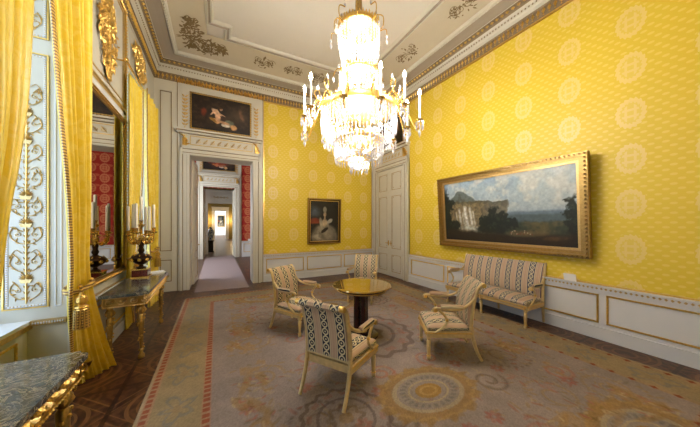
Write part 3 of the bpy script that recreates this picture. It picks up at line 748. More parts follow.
# windows in their niches
for k, (a, b) in enumerate((N1, N2, N0)):
    mb = MB(M['white'], M['gold'], M['goldpale'])
    x = XW; z0, z1 = SILL+.03, NH
    mb.box(x-.05, x+.03, a, a+.07, z0, z1); mb.box(x-.05, x+.03, b-.07, b, z0, z1); mb.box(x-.05, x+.03, a, b, z0, z0+.08); mb.box(x-.05, x+.03, a, b, z1-.08, z1)
    mb.box(x-.04, x+.03, (a+b)/2-.04, (a+b)/2+.04, z0, z1); mb.box(x-.04, x+.02, a, b, 3.1, 3.2)
    for zz in (1.35, 1.95, 2.55, 3.7): mb.box(x-.02, x+.01, a, b, zz, zz+.025)
    win = struct(mb.build('window_%d' % (k+1)))
    MB(M['glass']).box(x-.012, x-.006, a+.05, b-.05, z0, z1-.05).build('window_pane', win)
    s_ = MB(M['white'], M['gold'], M['goldpale'])
    s_.box(XW, -1.60, a, b, SILL, SILL+.03); s_.box(-1.63, -1.595, a, b, SILL-.05, SILL, 1)
    s_.box(-1.60, W, b-.03, b, SILL-.02, SILL+.03, 2); s_.box(-1.60, W, a, a+.03, SILL-.02, SILL+.03, 2)
    for i in range(12): s_.octa((-1.58+i*.019, b-.034, SILL+.005), .007, .015, 0)
    s_.T = frame_axes((-1.63, b-.1, 0), (0,-1,0), (0,0,1), (1,0,0)); rect_frame(s_, .06, b-a-.2, .12, SILL-.12, .02, .012, 1, .04)
    # reveal panels with arabesques (both cheeks of the niche)
    for yy, sg in ((b, -1), (a, 1)):
        s_.T = frame_axes((-1.79, yy, 0), (1,0,0), (0,0,1), (0,sg,0))
        for p0, p1 in ((.87, 3.37), (3.52, 4.2)):
            rect_frame(s_, 0, .31, p0, p1, .012, .012, 1); rect_frame(s_, .02, .29, p0+.02, p1-.02, .016, .006, 0, .022, 2)
        rect_frame(s_, .35, .40, .87, 4.2, .008, .008, 0)
        candelabra_arabesque(s_, .155, .92, 3.30, .115, 2, .0055); candelabra_arabesque(s_, .155, 3.56, 4.16, .11, 2, .0055)
    s_.T = None
    struct(s_.build('trim_%d' % (17+k if k < 2 else 30)), 'gilt arabesque panels and sill of the window niche')

# ------------------------------------------------------------------ curtains
def edge_curve(pts, n):
    P = sp(pts, 10); P = P
    z = [p.z for p in P]; zs = np.linspace(z[0], z[-1], n); out = []
    zz = np.array(z)[::-1]
    for q in zs:
        out.append(Vector((np.interp(q, zz, np.array([p.x for p in P])[::-1]), np.interp(q, zz, np.array([p.y for p in P])[::-1]), q)))
    return out
def curtain(label, Lp, Rp, folds, amp, name='curtain', seed=0, fringe=True, tie=None):
    nv, nu = 70, 110; rn = random.Random(seed)
    A = edge_curve(Lp, nv); B = edge_curve(Rp, nv); ph = [rn.uniform(0, 6.28) for _ in range(4)]
    def P(s, j, dd=0.0):
        a, b = A[j], B[j]; p = a.lerp(b, s); d = (b-a); wdt = d.length; d.normalize()
        nrm = Vector((-d.y, d.x, 0)).normalized()
        if nrm.x < 0: nrm = -nrm
        t = j/(nv-1)
        y = amp*(.7*math.sin(folds*2*PI*s+ph[0]+.8*t)+.3*math.sin(folds*4.3*PI*s+ph[1]-1.1*t)+.25*math.sin(folds*PI*s*.9+ph[2]+2*t))
        y *= min(1, .5+wdt*.8)
        return p+nrm*(y+dd)
    mb = MB(M['silk'])
    vs = []; nn = nu+1
    for j in range(nv):
        for i in range(nn): vs.append(tuple(P(i/nu, j)))
    for j in range(nv):
        for i in range(nn): vs.append(tuple(P(i/nu, j, -.006)))
    fs = []; o = nv*nn
    for j in range(nv-1):
        for i in range(nu):
            q = j*nn+i; fs.append((q, q+nn, q+nn+1, q+1)); fs.append((o+q, o+q+1, o+q+nn+1, o+q+nn))
    for j in range(nv-1):
        for q in (j*nn, j*nn+nu): fs.append((q, o+q, o+q+nn, q+nn))
    mb.add(vs, fs)
    root = thing(name, label, 'curtain', tuple(A[-1].lerp(B[-1], .5))); root.location.z = 0
    inv = Matrix.Translation(-root.location)
    o_ = mb.build('curtain_fabric', root, True); o_.matrix_parent_inverse = inv
    if fringe:
        fb = MB(M['fringe']); 
        for side in fringe:
            fb.tube([P(side, j, .012)+Vector((0, (.02 if side else -.02), 0)) for j in range(nv)], .022, 6, 0, .5)
        q = fb.build('fringe', root); q.matrix_parent_inverse = inv
    if tie:
        tb = MB(M['fringe'], M['gold']); c = Vector(tie[0]); w0, w1 = tie[1:3]
        ring = [(c.x+tie[3]*math.cos(t), c.y+tie[4]*math.sin(t), c.z+.03*math.sin(t*1.0)) for t in np.linspace(0, 2*PI, 25)]
        tb.tube(ring, .022, 8)
        h = Vector((c.x+w0, c.y+w1, c.z-.02))
        tb.lathe([(.012, .0), (.02, -.03), (.04, -.05), (.045, -.09), (.025, -.115), (.045, -.13), (.05, -.14), (.038, -.15), (.05, -.165)], h, 12, 1)
        for i in range(22):
            a_ = 2*PI*i/22; r_ = .045; tb.tube([(h.x+r_*math.cos(a_), h.y+r_*math.sin(a_), h.z-.16), (h.x+r_*1.15*math.cos(a_), h.y+r_*1.15*math.sin(a_), h.z-.33)], .007, 4, 1 if i % 2 else 0)
        tb.tube([h, c+Vector((w0*.5, w1*.5, .02)), c], .012, 6)
        q = tb.build('tieback_tassel', root); q.matrix_parent_inverse = inv
    return root
curtain('yellow silk curtain with gold fringe gathered by tassel between window and mirror',
        [(-1.15,2.79,4.15),(-1.15,2.86,3.4),(-1.15,2.98,2.6),(-1.15,3.10,1.9),(-1.16,3.17,1.3),(-1.18,3.20,.95),(-1.24,3.40,.45),(-1.30,3.64,.01)],
        [(-1.15,3.56,4.15),(-1.15,3.56,3.4),(-1.15,3.56,2.6),(-1.15,3.54,1.9),(-1.15,3.50,1.3),(-1.14,3.60,.95),(-1.10,3.80,.45),(-1.06,4.04,.01)],
        5.5, .035, seed=1, fringe=(0,), tie=((-1.165,3.37,1.10), .08, -.19, .075, .17))
curtain('yellow silk curtain at the left edge of the picture, above the near console',
        [(-1.15,1.85,4.15),(-1.15,1.86,3.0),(-1.15,1.92,2.2),(-1.2,1.98,1.5),(-1.24,2.05,1.15),(-1.25,2.37,.8),(-1.27,2.38,.3),(-1.28,2.38,.01)],
        [(-1.15,2.66,4.15),(-1.15,2.65,3.4),(-1.15,2.61,2.7),(-1.15,2.52,2.15),(-1.15,2.42,1.75),(-1.18,2.42,1.35),(-1.26,2.52,.8),(-1.27,2.60,.3),(-1.28,2.62,.01)],
        3.6, .04, seed=2, fringe=False, tie=((-1.19,2.08,1.25), .02, -.06, .05, .2))
curtain('straight yellow silk curtain directly right of the mirror behind the candelabra',
        [(-1.25,5.28,4.13),(-1.25,5.28,2.8),(-1.25,5.26,1.8),(-1.26,5.26,1.1),(-1.27,5.24,.5),(-1.27,5.24,.01)],
        [(-1.22,5.90,4.13),(-1.22,5.88,2.8),(-1.23,5.74,1.8),(-1.25,5.60,1.1),(-1.27,5.52,.5),(-1.27,5.55,.01)],
        5, .018, seed=3, fringe=(1,), tie=((-1.24,5.42,1.15), .04, .14, .035, .18))
curtain('yellow silk curtain nearest the back corner pilaster',
        [(-1.18,5.95,4.2),(-1.18,6.0,2.8),(-1.18,6.15,1.8),(-1.2,6.4,1.1),(-1.2,6.45,.5),(-1.2,6.4,.01)],
        [(-1.15,6.92,4.2),(-1.15,6.92,2.8),(-1.15,6.88,1.8),(-1.15,6.88,1.1),(-1.15,6.9,.5),(-1.15,6.92,.01)],
        4, .03, seed=4, fringe=(0,), tie=((-1.18,6.65,1.15), .1, -.1, .09, .22))
for k, (a, b) in enumerate(((1.8, 3.72), (5.02, 6.98))):
    mb = MB(M['brass']); mb.tube([(-1.22, a, 4.19), (-1.22, b, 4.19)], .018, 10)
    for y in (a, b): mb.ball((-1.22, y, 4.19), .035)
    for y in (a+.05, b-.05): mb.tube([(-1.22, y, 4.19), (W+.0, y, 4.19)], .012, 6)
    tag(mb.build('curtain_rod', None, True), ('brass curtain rod over the window nearest the camera', 'brass curtain rod over the far window')[k], 'curtain rod')

# ------------------------------------------------------------------ armchairs and sofa
def surf(mb, fn, nu, nv, uvf, mi=0):
    vs = []; uv = []; fs = []
    for j in range(nv+1):
        for i in range(nu+1):
            vs.append(fn(i/nu, j/nv)); uv.append(uvf(i/nu, j/nv))
    for j in range(nv):
        for i in range(nu): q = j*(nu+1)+i; fs.append((q, q+1, q+nu+2, q+nu+1))
    mb.add(vs, fs, mi, uv)
def cushion(mb, w0, w1, y0, y1, z0, z1, dome, ph=0.0):
    # closed upholstered block: top, bottom and four sides with stripe coordinates
    wid = lambda t: w0+(w1-w0)*t
    def top(s, t):
        e = min(1, 6*min(s, 1-s, t, 1-t)); e = math.sin(e*PI/2)
        return ((s-.5)*wid(t)*(1), y0+(y1-y0)*t, z1-.03*(1-e)+dome*math.sin(PI*s)*math.sin(PI*t))
    surf(mb, top, 16, 14, lambda s, t: ((s-.5)*w1+ph, (y1-y0)*t))
    def side(pf, uvf): surf(mb, pf, 16, 3, uvf)
    bul = lambda v: .018*math.sin(PI*v)
    side(lambda s, v: ((.5-s)*(w1), y1+bul(v), z0+(z1-.03-z0)*v), lambda s, v: ((.5-s)*w1+ph, (y1-y0)+.12*(1-v)))
    side(lambda s, v: ((s-.5)*w0, y0-bul(v), z0+(z1-.03-z0)*v), lambda s, v: ((s-.5)*w0+ph, -.12*(1-v)))
    side(lambda s, v: (wid(s)/2+bul(v), y0+(y1-y0)*s, z0+(z1-.03-z0)*v), lambda s, v: (w1/2+ph+.12*(1-v), (y1-y0)*s))
    side(lambda s, v: (-wid(1-s)/2-bul(v), y1+(y0-y1)*s, z0+(z1-.03-z0)*v), lambda s, v: (-w1/2+ph-.12*(1-v), (y1-y0)*(1-s)))
    mb.add([(-w0/2,y0,z0),(w0/2,y0,z0),(w1/2,y1,z0),(-w1/2,y1,z0)], [(3,2,1,0)], 0, [(ph,0)]*4)
def seat_furniture(name, label, cat, wb, wf, top_z, nlegs, flare, fab, group=None, P=.175, ph=0.0):
    root = thing(name, label, cat, group=group); G = M['framegold']
    k = flare
    stile = [(-.245-.125*k, .012), (-.245-.07*k, .12), (-.245-.02*k, .28), (-.245, .42), (-.255, .56), (-.28, .72), (-.325, top_z-.07), (-.375, top_z-.01)]
    yb = lambda z: float(np.interp(z, [a[1] for a in stile], [a[0] for a in stile]))
    # seat cushion
    mb = MB(fab); cushion(mb, wb-.05, wf-.02, -.215, .27, .36, .445, .035, ph); mb.build('seat', root, True)
    # seat rail
    mb = MB(G, M['gold'])
    h0, h1 = wb/2, wf/2
    for sx in (-1, 1):
        mb.add([(sx*h0-.02,-.25,.29),(sx*h0+.02,-.25,.29),(sx*h1+.02,.29,.29),(sx*h1-.02,.29,.29),(sx*h0-.02,-.25,.36),(sx*h0+.02,-.25,.36),(sx*h1+.02,.29,.36),(sx*h1-.02,.29,.36)],
               [(0,3,2,1),(4,5,6,7),(0,1,5,4),(1,2,6,5),(2,3,7,6),(3,0,4,7)])
        mb.tube([(sx*(h0+.02), -.25, .345), (sx*(h1+.02), .29, .345)], .008, 5, 1)
    mb.box(-h1, h1, .25, .29, .29, .36); mb.box(-h0, h0, -.25, -.215, .29, .36)
    mb.tube([(-h1, .292, .345), (h1, .292, .345)], .008, 5, 1); mb.tube([(-h1, .292, .302), (h1, .292, .302)], .006, 5, 1)
    mb.build('seat_frame', root)
    # legs
    xs = [(-1+2*i/(nlegs-1)) for i in range(nlegs)]
    for s in xs:
        mb = MB(G, M['gold']); x = s*(h1-.025)
        mb.box(x-.027, x+.027, .237, .291, .29, .362)
        mb.lathe([(.012,0),(.022,.01),(.024,.035),(.014,.05),(.019,.06),(.028,.23),(.016,.245),(.030,.262),(.030,.275),(.020,.29)], (x, .264, 0), 12, 0)
        for z in (.055, .262): mb.lathe([(.024,-.006),(.029,0),(.024,.006)], (x, .264, z), 12, 1)
        mb.octa((x, .293, .325), .02, .02, 1)
        mb.build('leg', root, True)
        mb = MB(G); x = s*(h0)
        pts = sp([(x, a, z) for a, z in stile[:4]], 4)
        mb.tube(pts, [.019+.006*i/len(pts) for i in range(len(pts))], 6, 0, 1.0); mb.build('leg', root, True)
    # back frame: two stiles, rails, scrolled top
    mb = MB(G, M['gold'])
    for s in (-1, 1):
        x = s*h0; pts = sp([(x, a, z) for a, z in stile[3:]], 5)
        mb.tube(pts, .021, 6); e = pts[-1]
        mb.tube([(x-.022*1, e.y-.015, e.z-.01), (x+.022, e.y-.015, e.z-.01)], .028, 10, 1)
        mb.tube([(x+s*.004, p.y+.012, p.z) for p in pts[:-1]], .007, 4, 1)
    mb.tube([(-h0, yb(top_z-.03)-.0, top_z-.045), (h0, yb(top_z-.03), top_z-.045)], .020, 8); mb.tube([(-h0, yb(.40), .40), (h0, yb(.40), .40)], .020, 8)
    mb.build('back_frame', root, True)
    # upholstered back, wrapped over the top rail
    mb = MB(fab); wi = wb-.035
    sec = []
    for i in range(9):
        z = .41+(top_z-.06-.41)*i/8; bulge = .03*math.sin(PI*i/8); sec.append((yb(z)+.022+bulge, z))
    sec += [(yb(top_z-.03)+.012, top_z-.018), (yb(top_z)-.01, top_z+.008), (yb(top_z)-.035, top_z+.0), (yb(top_z)-.045, top_z-.03)]
    for i in range(8, -1, -1):
        z = .41+(top_z-.08-.41)*i/8; sec.append((yb(z)-.024, z))
    acc = [0]
    for i in range(1, len(sec)): acc.append(acc[-1]+math.hypot(sec[i][0]-sec[i-1][0], sec[i][1]-sec[i-1][1]))
    ns = len(sec)-1
    surf(mb, lambda s, t: ((.5-s)*wi, *sec[round(t*ns)]), 12, ns, lambda s, t: ((.5-s)*wi+ph, acc[round(t*ns)]))
    for sx in (-1, 1): mb.add([(sx*wi/2, a, z) for a, z in sec], [tuple(range(len(sec))) if sx > 0 else tuple(reversed(range(len(sec))))], 0, [(ph+.5*P, a) for a, z in sec])
    mb.add([(-wi/2, *sec[0]), (wi/2, *sec[0]), (wi/2, *sec[-1]), (-wi/2, *sec[-1])], [(0,1,2,3)], 0, [(ph,0)]*4)
    mb.build('backrest', root, True)
    # open arms with scrolled ends, supports and pads
    for s in (-1, 1):
        mb = MB(G, M['gold']); x0 = s*h0; x1 = s*(h1+.01)
        arm = sp([(x0, yb(.78), .78), (x0+s*.005, -.22, .70), (x1, -.10, .645), (x1+s*.01, .06, .64), (x1+s*.01, .17, .655), (x1+s*.01, .215, .64), (x1+s*.01, .205, .612)], 5)
        mb.tube(arm, .017, 7); mb.tube([(x1+s*.01-.024, .195, .632), (x1+s*.01+.024, .195, .632)], .024, 10, 1)
        sup = sp([(x1+s*.005, .15, .632), (x1+s*.01, .08, .56), (x1, .055, .48), (x1-s*.0, .12, .40), (x1-s*.005, .20, .345)], 5)
        mb.tube(sup, .015, 7); leaf_at = sup[8]; mb.ball(leaf_at, .022, n=8, m=5, mi=1)
        am = mb.build('armrest', root, True)
        mb = MB(fab); path = [(x1+s*.005, -.13, .668), (x1+s*.01, -.10, .675), (x1+s*.012, .0, .676), (x1+s*.012, .10, .678), (x1+s*.012, .135, .672)]
        mb.tube(sp(path, 3), [.018]+[.027]*11+[.018], 8)
        for i in range(len(mb.v)): mb.uv[i] = ((mb.v[i][0]-x1)*1.2+.09, mb.v[i][1])
        mb.build('arm_pad', am, True)
    return root
FZ = .010
grp = 'gilt armchairs round the table'
def place(o, x, y, deg, label=None):
    o.location = (x, y, FZ); o.rotation_euler = (0, 0, math.radians(deg-90))
    if label: o['label'] = label
ch = seat_furniture('armchair', 'gilt striped armchair in front, seen from behind, left of the table', 'chair', .50, .56, .95, 2, 1.0, M['fab'], grp)
place(ch, 1.17, 2.44, 33)
for x, y, deg, lab in ((1.17, 4.06, -58, 'gilt striped armchair farthest left, facing right toward the table'),
                       (2.86, 4.86, 225, 'gilt striped armchair behind the table, facing the camera'),
                       (2.69, 2.42, 147, 'gilt striped armchair right of the table, in front of the sofa')):
    c = copy_tree(ch); place(c, x, y, deg, lab)
sofa = seat_furniture('sofa', 'gilt sofa in striped silk against the right wall under the landscape', 'sofa', 1.56, 1.60, 1.03, 3, .2, M['fabsofa'], P=.2)
place(sofa, 4.66, 3.10, 180)

# ------------------------------------------------------------------ round table
tb = thing('round_table', 'round polished wooden table on dark columns in the middle of the chairs', 'table', (1.94, 3.33, FZ))
mb = MB(M['tabletop'], M['mahog'], M['gold']); mb.lathe([(.41,.735),(.437,.742),(.442,.752),(.437,.768),(.42,.77)], n=64, mi=0); mb.build('tabletop', tb, True)
mb = MB(M['mahog'], M['gold']); mb.lathe([(.35,.685),(.37,.69),(.37,.735),(.35,.736)], n=48); mb.lathe([(.375,.695),(.378,.70),(.375,.705)], n=48, mi=1); mb.build('apron', tb, True)
mb = MB(M['mahog'], M['gold'])
mb.lathe([(.24,0),(.25,.01),(.25,.035),(.235,.045),(.12,.055),(.11,.08)], n=40); mb.build('base', tb, True)
for a in (0.3, 0.3+2*PI/3, .3+4*PI/3):
    mb = MB(M['mahog'], M['gold']); c = (.075*math.cos(a), .075*math.sin(a), 0)
    mb.lathe([(.045,.06),(.055,.075),(.05,.09),(.047,.64),(.055,.655),(.055,.67)], c, 20); mb.lathe([(.052,.09),(.058,.1),(.052,.11)], c, 20, 1); mb.lathe([(.049,.62),(.056,.63),(.049,.64)], c, 20, 1)
    mb.build('column', tb, True)

# ------------------------------------------------------------------ console tables
def console(label, y0, y1):
    root = thing('console_table', label, 'console table', (W+.14, (y0+y1)/2, 0)); L = (y1-y0)/2; D = .46
    mb = MB(M['marble'])
    pts = [(.0,-L),(D-.05,-L),(D-.05,-L+.03),(D,-L+.05),(D,L-.05),(D-.05,L-.03),(D-.05,L),(0,L)]
    n = len(pts)
    vs = [(x,y,.815) for x,y in pts]+[(x,y,.85) for x,y in pts]
    mb.add(vs, [tuple(reversed(range(n))), tuple(range(n,2*n))]+[(i,(i+1)%n,n+(i+1)%n,n+i) for i in range(n)]); mb.build('marble_top', root)
    mb = MB(M['gold'], M['goldpale'], M['golddark'])
    mb.box(.02, D-.04, -L+.05, L-.05, .70, .81, 2)
    for T in (frame_axes((D-.04, 0, 0), (0,1,0), (0,0,1), (1,0,0)),):
        mb.T = T; rect_frame(mb, -L+.05, L-.05, .69, .815, .014, .014, 0, .03)
        n = int(2*L/.13)
        for i in range(n):
            u = -L+.1+(i+.5)*(2*L-.2)/n; scroll(mb, u, .755, .04, PI*(i%2), 1.4, 1 if i%2 else -1, .008, 0); leaf(mb, u, .75, .6, .07, .035, .03, 0); leaf(mb, u, .76, 3.6, .07, .035, .03, 1)
        for i in range(5): leaf(mb, 0, .70, -PI/2+(i-2)*.5, .1, .045, .03, 0)
    for sg in (-1, 1):
        mb.T = frame_axes((0, sg*(L-.05), 0), (1,0,0), (0,0,1), (0,sg,0)); rect_frame(mb, .02, D-.04, .69, .815, .014, .014, 1, .03)
        for i in range(4): u = .08+i*.115; scroll(mb, u, .755, .038, PI*(i%2), 1.4, 1 if i%2 else -1, .008, 1); leaf(mb, u, .75, .6, .07, .035, .03, 1)
    mb.T = None; mb.build('carved_apron', root)
    for x in (.07, D-.09):
        for y in (-L+.12, L-.12):
            mb = MB(M['gold'], M['golddark'])
            mb.lathe([(.02,0),(.035,.01),(.035,.05),(.02,.07),(.018,.09),(.03,.10),(.03,.115),(.017,.13),(.026,.35),(.036,.54),(.022,.56),(.045,.59),(.045,.63),(.03,.65),(.04,.70)], (x, y, 0), 14, 1)
            for i in range(14):
                t = i/13; a = 4.2*PI*t; r = .024+.012*t; mb.ball((x+r*math.cos(a), y+r*math.sin(a), .14+.4*t), .013, n=6, m=4, mi=0)
            for i in range(6):
                a = i*PI/3; mb.octa((x+.04*math.cos(a), y+.04*math.sin(a), .61), .016, .03, 0)
            mb.build('leg', root, True)
    return root
    mb = MB(M['gold']); mb.tube(sp([(D-.09,-L+.12,.08),(.22,-L*.4,.10),(.16,0,.12),(.22,L*.4,.10),(D-.09,L-.12,.08)],5), .016, 6); mb.lathe([(.03,0),(.06,.03),(.03,.06),(.05,.1),(.01,.14)], (.16,0,.11), 12); mb.build('stretcher', root, True)
    return root
console('gilt carved console with veined marble top under the far mirror', 3.95, 5.47)
console('veined marble console in the bottom left corner, beside the camera', .70, 2.34)

# candelabra on the far console
cx, cy, cz = -1.06, 5.13, .85
cd = thing('candelabra', 'gilt and dark bronze candelabra on a dark red plinth on the far console', 'candelabra', (cx, cy, cz))
mb = MB(M['redmarble'], M['brass']); mb.box(-.12,.12,-.12,.12,.0,.02,1); mb.box(-.10,.10,-.10,.10,.02,.12,0); mb.box(-.11,.11,-.11,.11,.12,.135,1); mb.build('plinth', cd)
mb = MB(M['bronze'], M['brass'])
mb.lathe([(.06,.135),(.07,.15),(.03,.17),(.025,.19),(.06,.21),(.125,.26),(.14,.30),(.11,.34),(.05,.36),(.03,.38)], n=20)
for i in range(8):
    a = i*PI/4; mb.ball((.125*math.cos(a), .125*math.sin(a), .28), .03, n=6, m=4, mi=1); scroll_c = (.1*math.cos(a), .1*math.sin(a), .33); mb.octa(scroll_c, .02, .03, 1)
mb.build('bowl', cd, True)
mb = MB(M['bronze'], M['brass']); mb.lathe([(.03,.38),(.045,.42),(.03,.46),(.04,.52),(.02,.56)], n=14); mb.lathe([(.02,.56),(.045,.58),(.05,.62),(.02,.66),(.018,.78),(.035,.80),(.05,.83),(.012,.84)], n=14, mi=1)
mb.build('stem', cd, True)
candle_lab = ['leftmost', 'second from left', 'third from left', 'tall central', 'third from right', 'second from right', 'rightmost']
spots = []
for i in range(6):
    a = math.radians(20+60*i); spots.append((  .16*math.cos(a), .16*math.sin(a), .68 if i % 2 else .72))
spots.append((0, 0, .84))
for x, y, z in spots:
    mb = MB(M['brass'])
    if x or y: mb.tube(sp([(0,0,.60),(x*.5,y*.5,.52),(x*.95,y*.95,.57),(x,y,z-.02)],6), .012, 7); mb.octa((x*.55, y*.55, .55), .03, .03); mb.octa((x*.8, y*.8, .60), .02, .035)
    mb.lathe([(.012,z-.04),(.05,z-.02),(.055,z-.01),(.02,z),(.028,z+.05),(.03,z+.055),(.02,z+.056)], (x, y, 0), 14); mb.build('candle_arm', cd, True)
order = sorted(spots, key=lambda p: (p[0]*math.cos(.482)-(p[1])*math.sin(.482)))
for i, (x, y, z) in enumerate(order):
    mb = MB(M['wax'], M['dark']); mb.lathe([(.021,0),(.020,.36),(.014,.375),(.003,.378)], n=12); mb.tube([(0,0,.37),(0,0,.39)], .002, 4, 1)
    o = mb.build('candle', None, True); o.location = (cx+x, cy+y, cz+z+.058)
    tag(o, 'white candle in the gilt candelabra, %s of seven' % candle_lab[i], 'candle', 'candles in the candelabra')
# leaflet behind candelabra
mb = MB(M['card'], M['navy']); mb.box(-.13,.10,-.15,.15,0,.012,0); mb.box(.10,.12,-.15,.15,0,.016,1); mb.box(-.13,.12,-.15,.15,.012,.02,0)
bk = mb.build('booklet'); bk.location = (-1.0, 5.33, .851); bk.rotation_euler = (0, 0, .3); tag(bk, 'white booklet with navy edge lying on the far console', 'booklet')
bk.location = (-.90, 5.385, .851); bk.scale = (.9, .8, 1)
# note cards on dado rails
for k, (T, lab) in enumerate(((frame_axes((R-.06, 1.96, ZD+.056), (0,-1,0), (-.25,0,.97), (-.97,0,-.25)), 'small white card standing on the right dado rail below the landscape'),
                              (frame_axes((1.5, 13.93, ZD+.056), (1,0,0), (0,-.35,.94), (0,-.94,-.35)), 'small white card on the dado rail of the red room'))):
    mb = MB(M['card']); mb.box(-.08, .08, -.055, .06, 0, .004); o = mb.build('card'); o.matrix_world = T; tag(o, lab, 'card')

# ------------------------------------------------------------------ carpet
CX0, CX1, CY0, CY1 = -.62, 4.54, .0, 6.78
def carpet_img():
    nx, ny = 524, 678
    X, Y = np.meshgrid(np.linspace(CX0, CX1, nx), np.linspace(CY0, CY1, ny))
    n = smooth_noise(ny, nx, 6, 50); n2 = smooth_noise(ny, nx, 40, 51)
    field = np.array([150, 136, 130.]); img = np.zeros((ny, nx, 3))+field
    img = blend(img, sm(n, .35, .7)*.5, (166, 150, 138))
    d = np.minimum(np.minimum(X-CX0, CX1-X), np.minimum(Y-CY0, CY1-Y))
    mx, my = 2.0, 3.39
    def scr(img, cx, cy, r, sgn, col, turns=1.5, th=.022, a0=0, k=.85):
        for t in np.linspace(0, 1, 46):
            a = a0+sgn*turns*2*PI*t; q = r*(1-.8*t)
            px, py = cx+q*math.cos(a), cy+q*math.sin(a)
            x0 = max(0, int((px-.06-CX0)/(CX1-CX0)*nx)); x1 = min(nx, int((px+.06-CX0)/(CX1-CX0)*nx)+1)
            y0 = max(0, int((py-.06-CY0)/(CY1-CY0)*ny)); y1 = min(ny, int((py+.06-CY0)/(CY1-CY0)*ny)+1)
            if x1 <= x0 or y1 <= y0: continue
            s = (slice(y0, y1), slice(x0, x1)); m = np.clip(1.4-np.hypot(X[s]-px, Y[s]-py)/(th*(1-.4*t)), 0, 1)*k
            img[s] = img[s]*(1-m[..., None])+np.array(col, float)*m[..., None]
        return img
    def blob(img, cx, cy, rx, ry, ang, col, k=.8, soft=.4):
        e = max(rx, ry)*1.2; x0 = max(0, int((cx-e-CX0)/(CX1-CX0)*nx)); x1 = min(nx, int((cx+e-CX0)/(CX1-CX0)*nx)+1)
        y0 = max(0, int((cy-e-CY0)/(CY1-CY0)*ny)); y1 = min(ny, int((cy+e-CY0)/(CY1-CY0)*ny)+1)
        if x1 <= x0 or y1 <= y0: return img
        s = (slice(y0, y1), slice(x0, x1)); m = ell(X[s], Y[s], cx, cy, rx, ry, ang, soft)*k
        img[s] = img[s]*(1-m[..., None])+np.array(col, float)*m[..., None]; return img
    tan = (158, 124, 78); red = (156, 84, 62); blue = (112, 116, 128); pink = (168, 104, 90); cream = (186, 166, 128); dk = (100, 82, 74)
    # large scroll ensembles, mirrored about both axes
    for sx in (-1, 1):
        for sy in (-1, 1):
            P = lambda x, y: (mx+sx*x, my+sy*y)
            sg = sx*sy
            for (x, y, r, c, a, t_) in ((.75,.85,.30,tan,0,1.7),(1.25,1.35,.34,dk,1,1.8),(.95,2.1,.30,tan,2,1.6),(.35,2.35,.22,pink,1,1.5),(1.55,.45,.24,tan,3,1.6),(1.6,2.3,.30,tan,.5,1.7),(.35,1.0,.16,pink,2,1.4),(1.45,1.9,.16,pink,0,1.4),(.6,1.65,.18,dk,0,1.5),(1.0,.3,.17,pink,1,1.5),(1.7,1.2,.15,tan,0,1.5)):
                px, py = P(x, y); img = scr(img, px, py, r, sg, c, t_, .024, (a if sx > 0 else PI-a)*sy, .48); img = scr(img, px, py, r*.93, sg, cream, t_, .008, (a if sx > 0 else PI-a)*sy, .5)
            rg = np.random.RandomState(8)
            for q in range(300):
                x, y = rg.uniform(.1, 1.85), rg.uniform(.1, 2.6); c = (red, tan, pink, cream, (116, 106, 88), tan)[rg.randint(6)]
                px, py = P(x, y); img = blob(img, px, py, rg.uniform(.03, .08), rg.uniform(.010, .025), rg.uniform(0, PI)*sg, c, .42)
            for x, y in ((1.2, .85), (.55, 1.25), (1.35, 2.05), (.15, 2.0), (1.75, .9), (.9, 1.55)):
                px, py = P(x, y)
                for q in range(7):
                    a = q*.9; img = blob(img, px+.05*math.cos(a), py+.05*math.sin(a), .04, .025, a, (red, pink, (170, 80, 66))[q % 3], .5)
    for cx_, cy_, R_ in ((1.0, 1.98, .40), (3.0, 4.8, .40), (2.0, 3.39, .75)):
        r = np.hypot(X-cx_, Y-cy_)/R_; th = np.arctan2(Y-cy_, X-cx_)
        img = blend(img, (np.abs(r-.95+.04*np.sin(th*16)) < .05)*.55, dk); img = blend(img, (np.abs(r-.62) < .035)*.5, (96, 82, 80)); img = blend(img, (np.abs(r-.35+.05*np.sin(th*8)) < .05)*.45, (120, 96, 74)); img = blend(img, (r < .16)*.5, tan)
        img = blend(img, (np.abs(r-.8) < .06)*(np.sin(th*12) > 0)*.35, pink)
    # oval medallions
    for cx_, cy_, rx, ry in ((1.9, 1.92, .44, .30), (2.1, 4.86, .44, .30), (3.05, .68, .44, .3), (.95, 6.1, .44, .3)):
        u = (X-cx_)/rx; v = (Y-cy_)/ry; r = np.hypot(u, v); th = np.arctan2(v, u)
        wob = .09*np.sin(th*14)+.05*np.sin(th*31+r*8)
        img = blend(img, sm(1.32+wob-r, 0, .1)*.85*(r > .9), tan); img = blend(img, (np.abs(r-1.15+wob*.5) < .05)*.5, (180, 148, 90)); 
        img = blend(img, (r < .93)*.55, (150, 140, 130)); img = blend(img, (np.abs(r-.86) < .06)*.6, (182, 164, 124)); img = blend(img, (np.abs(r-.66) < .07)*(np.sin(th*26) > 0)*.5, (112, 106, 108))
        img = blend(img, (np.abs(r-.5) < .03)*.7, cream); img = blend(img, (r < .34)*.9, (164, 126, 66)); img = blend(img, (np.abs(r-.2) < .04)*.6, (190, 158, 96))
    img = blend(img, np.ones_like(X)*.06, (150, 134, 122))
    # frieze round the field: tan wreaths near the border
    img = blend(img, (sm(n2, .5, .62)*((d > .85) & (d < 1.15)))*.5, tan)
    rg = np.random.RandomState(77)
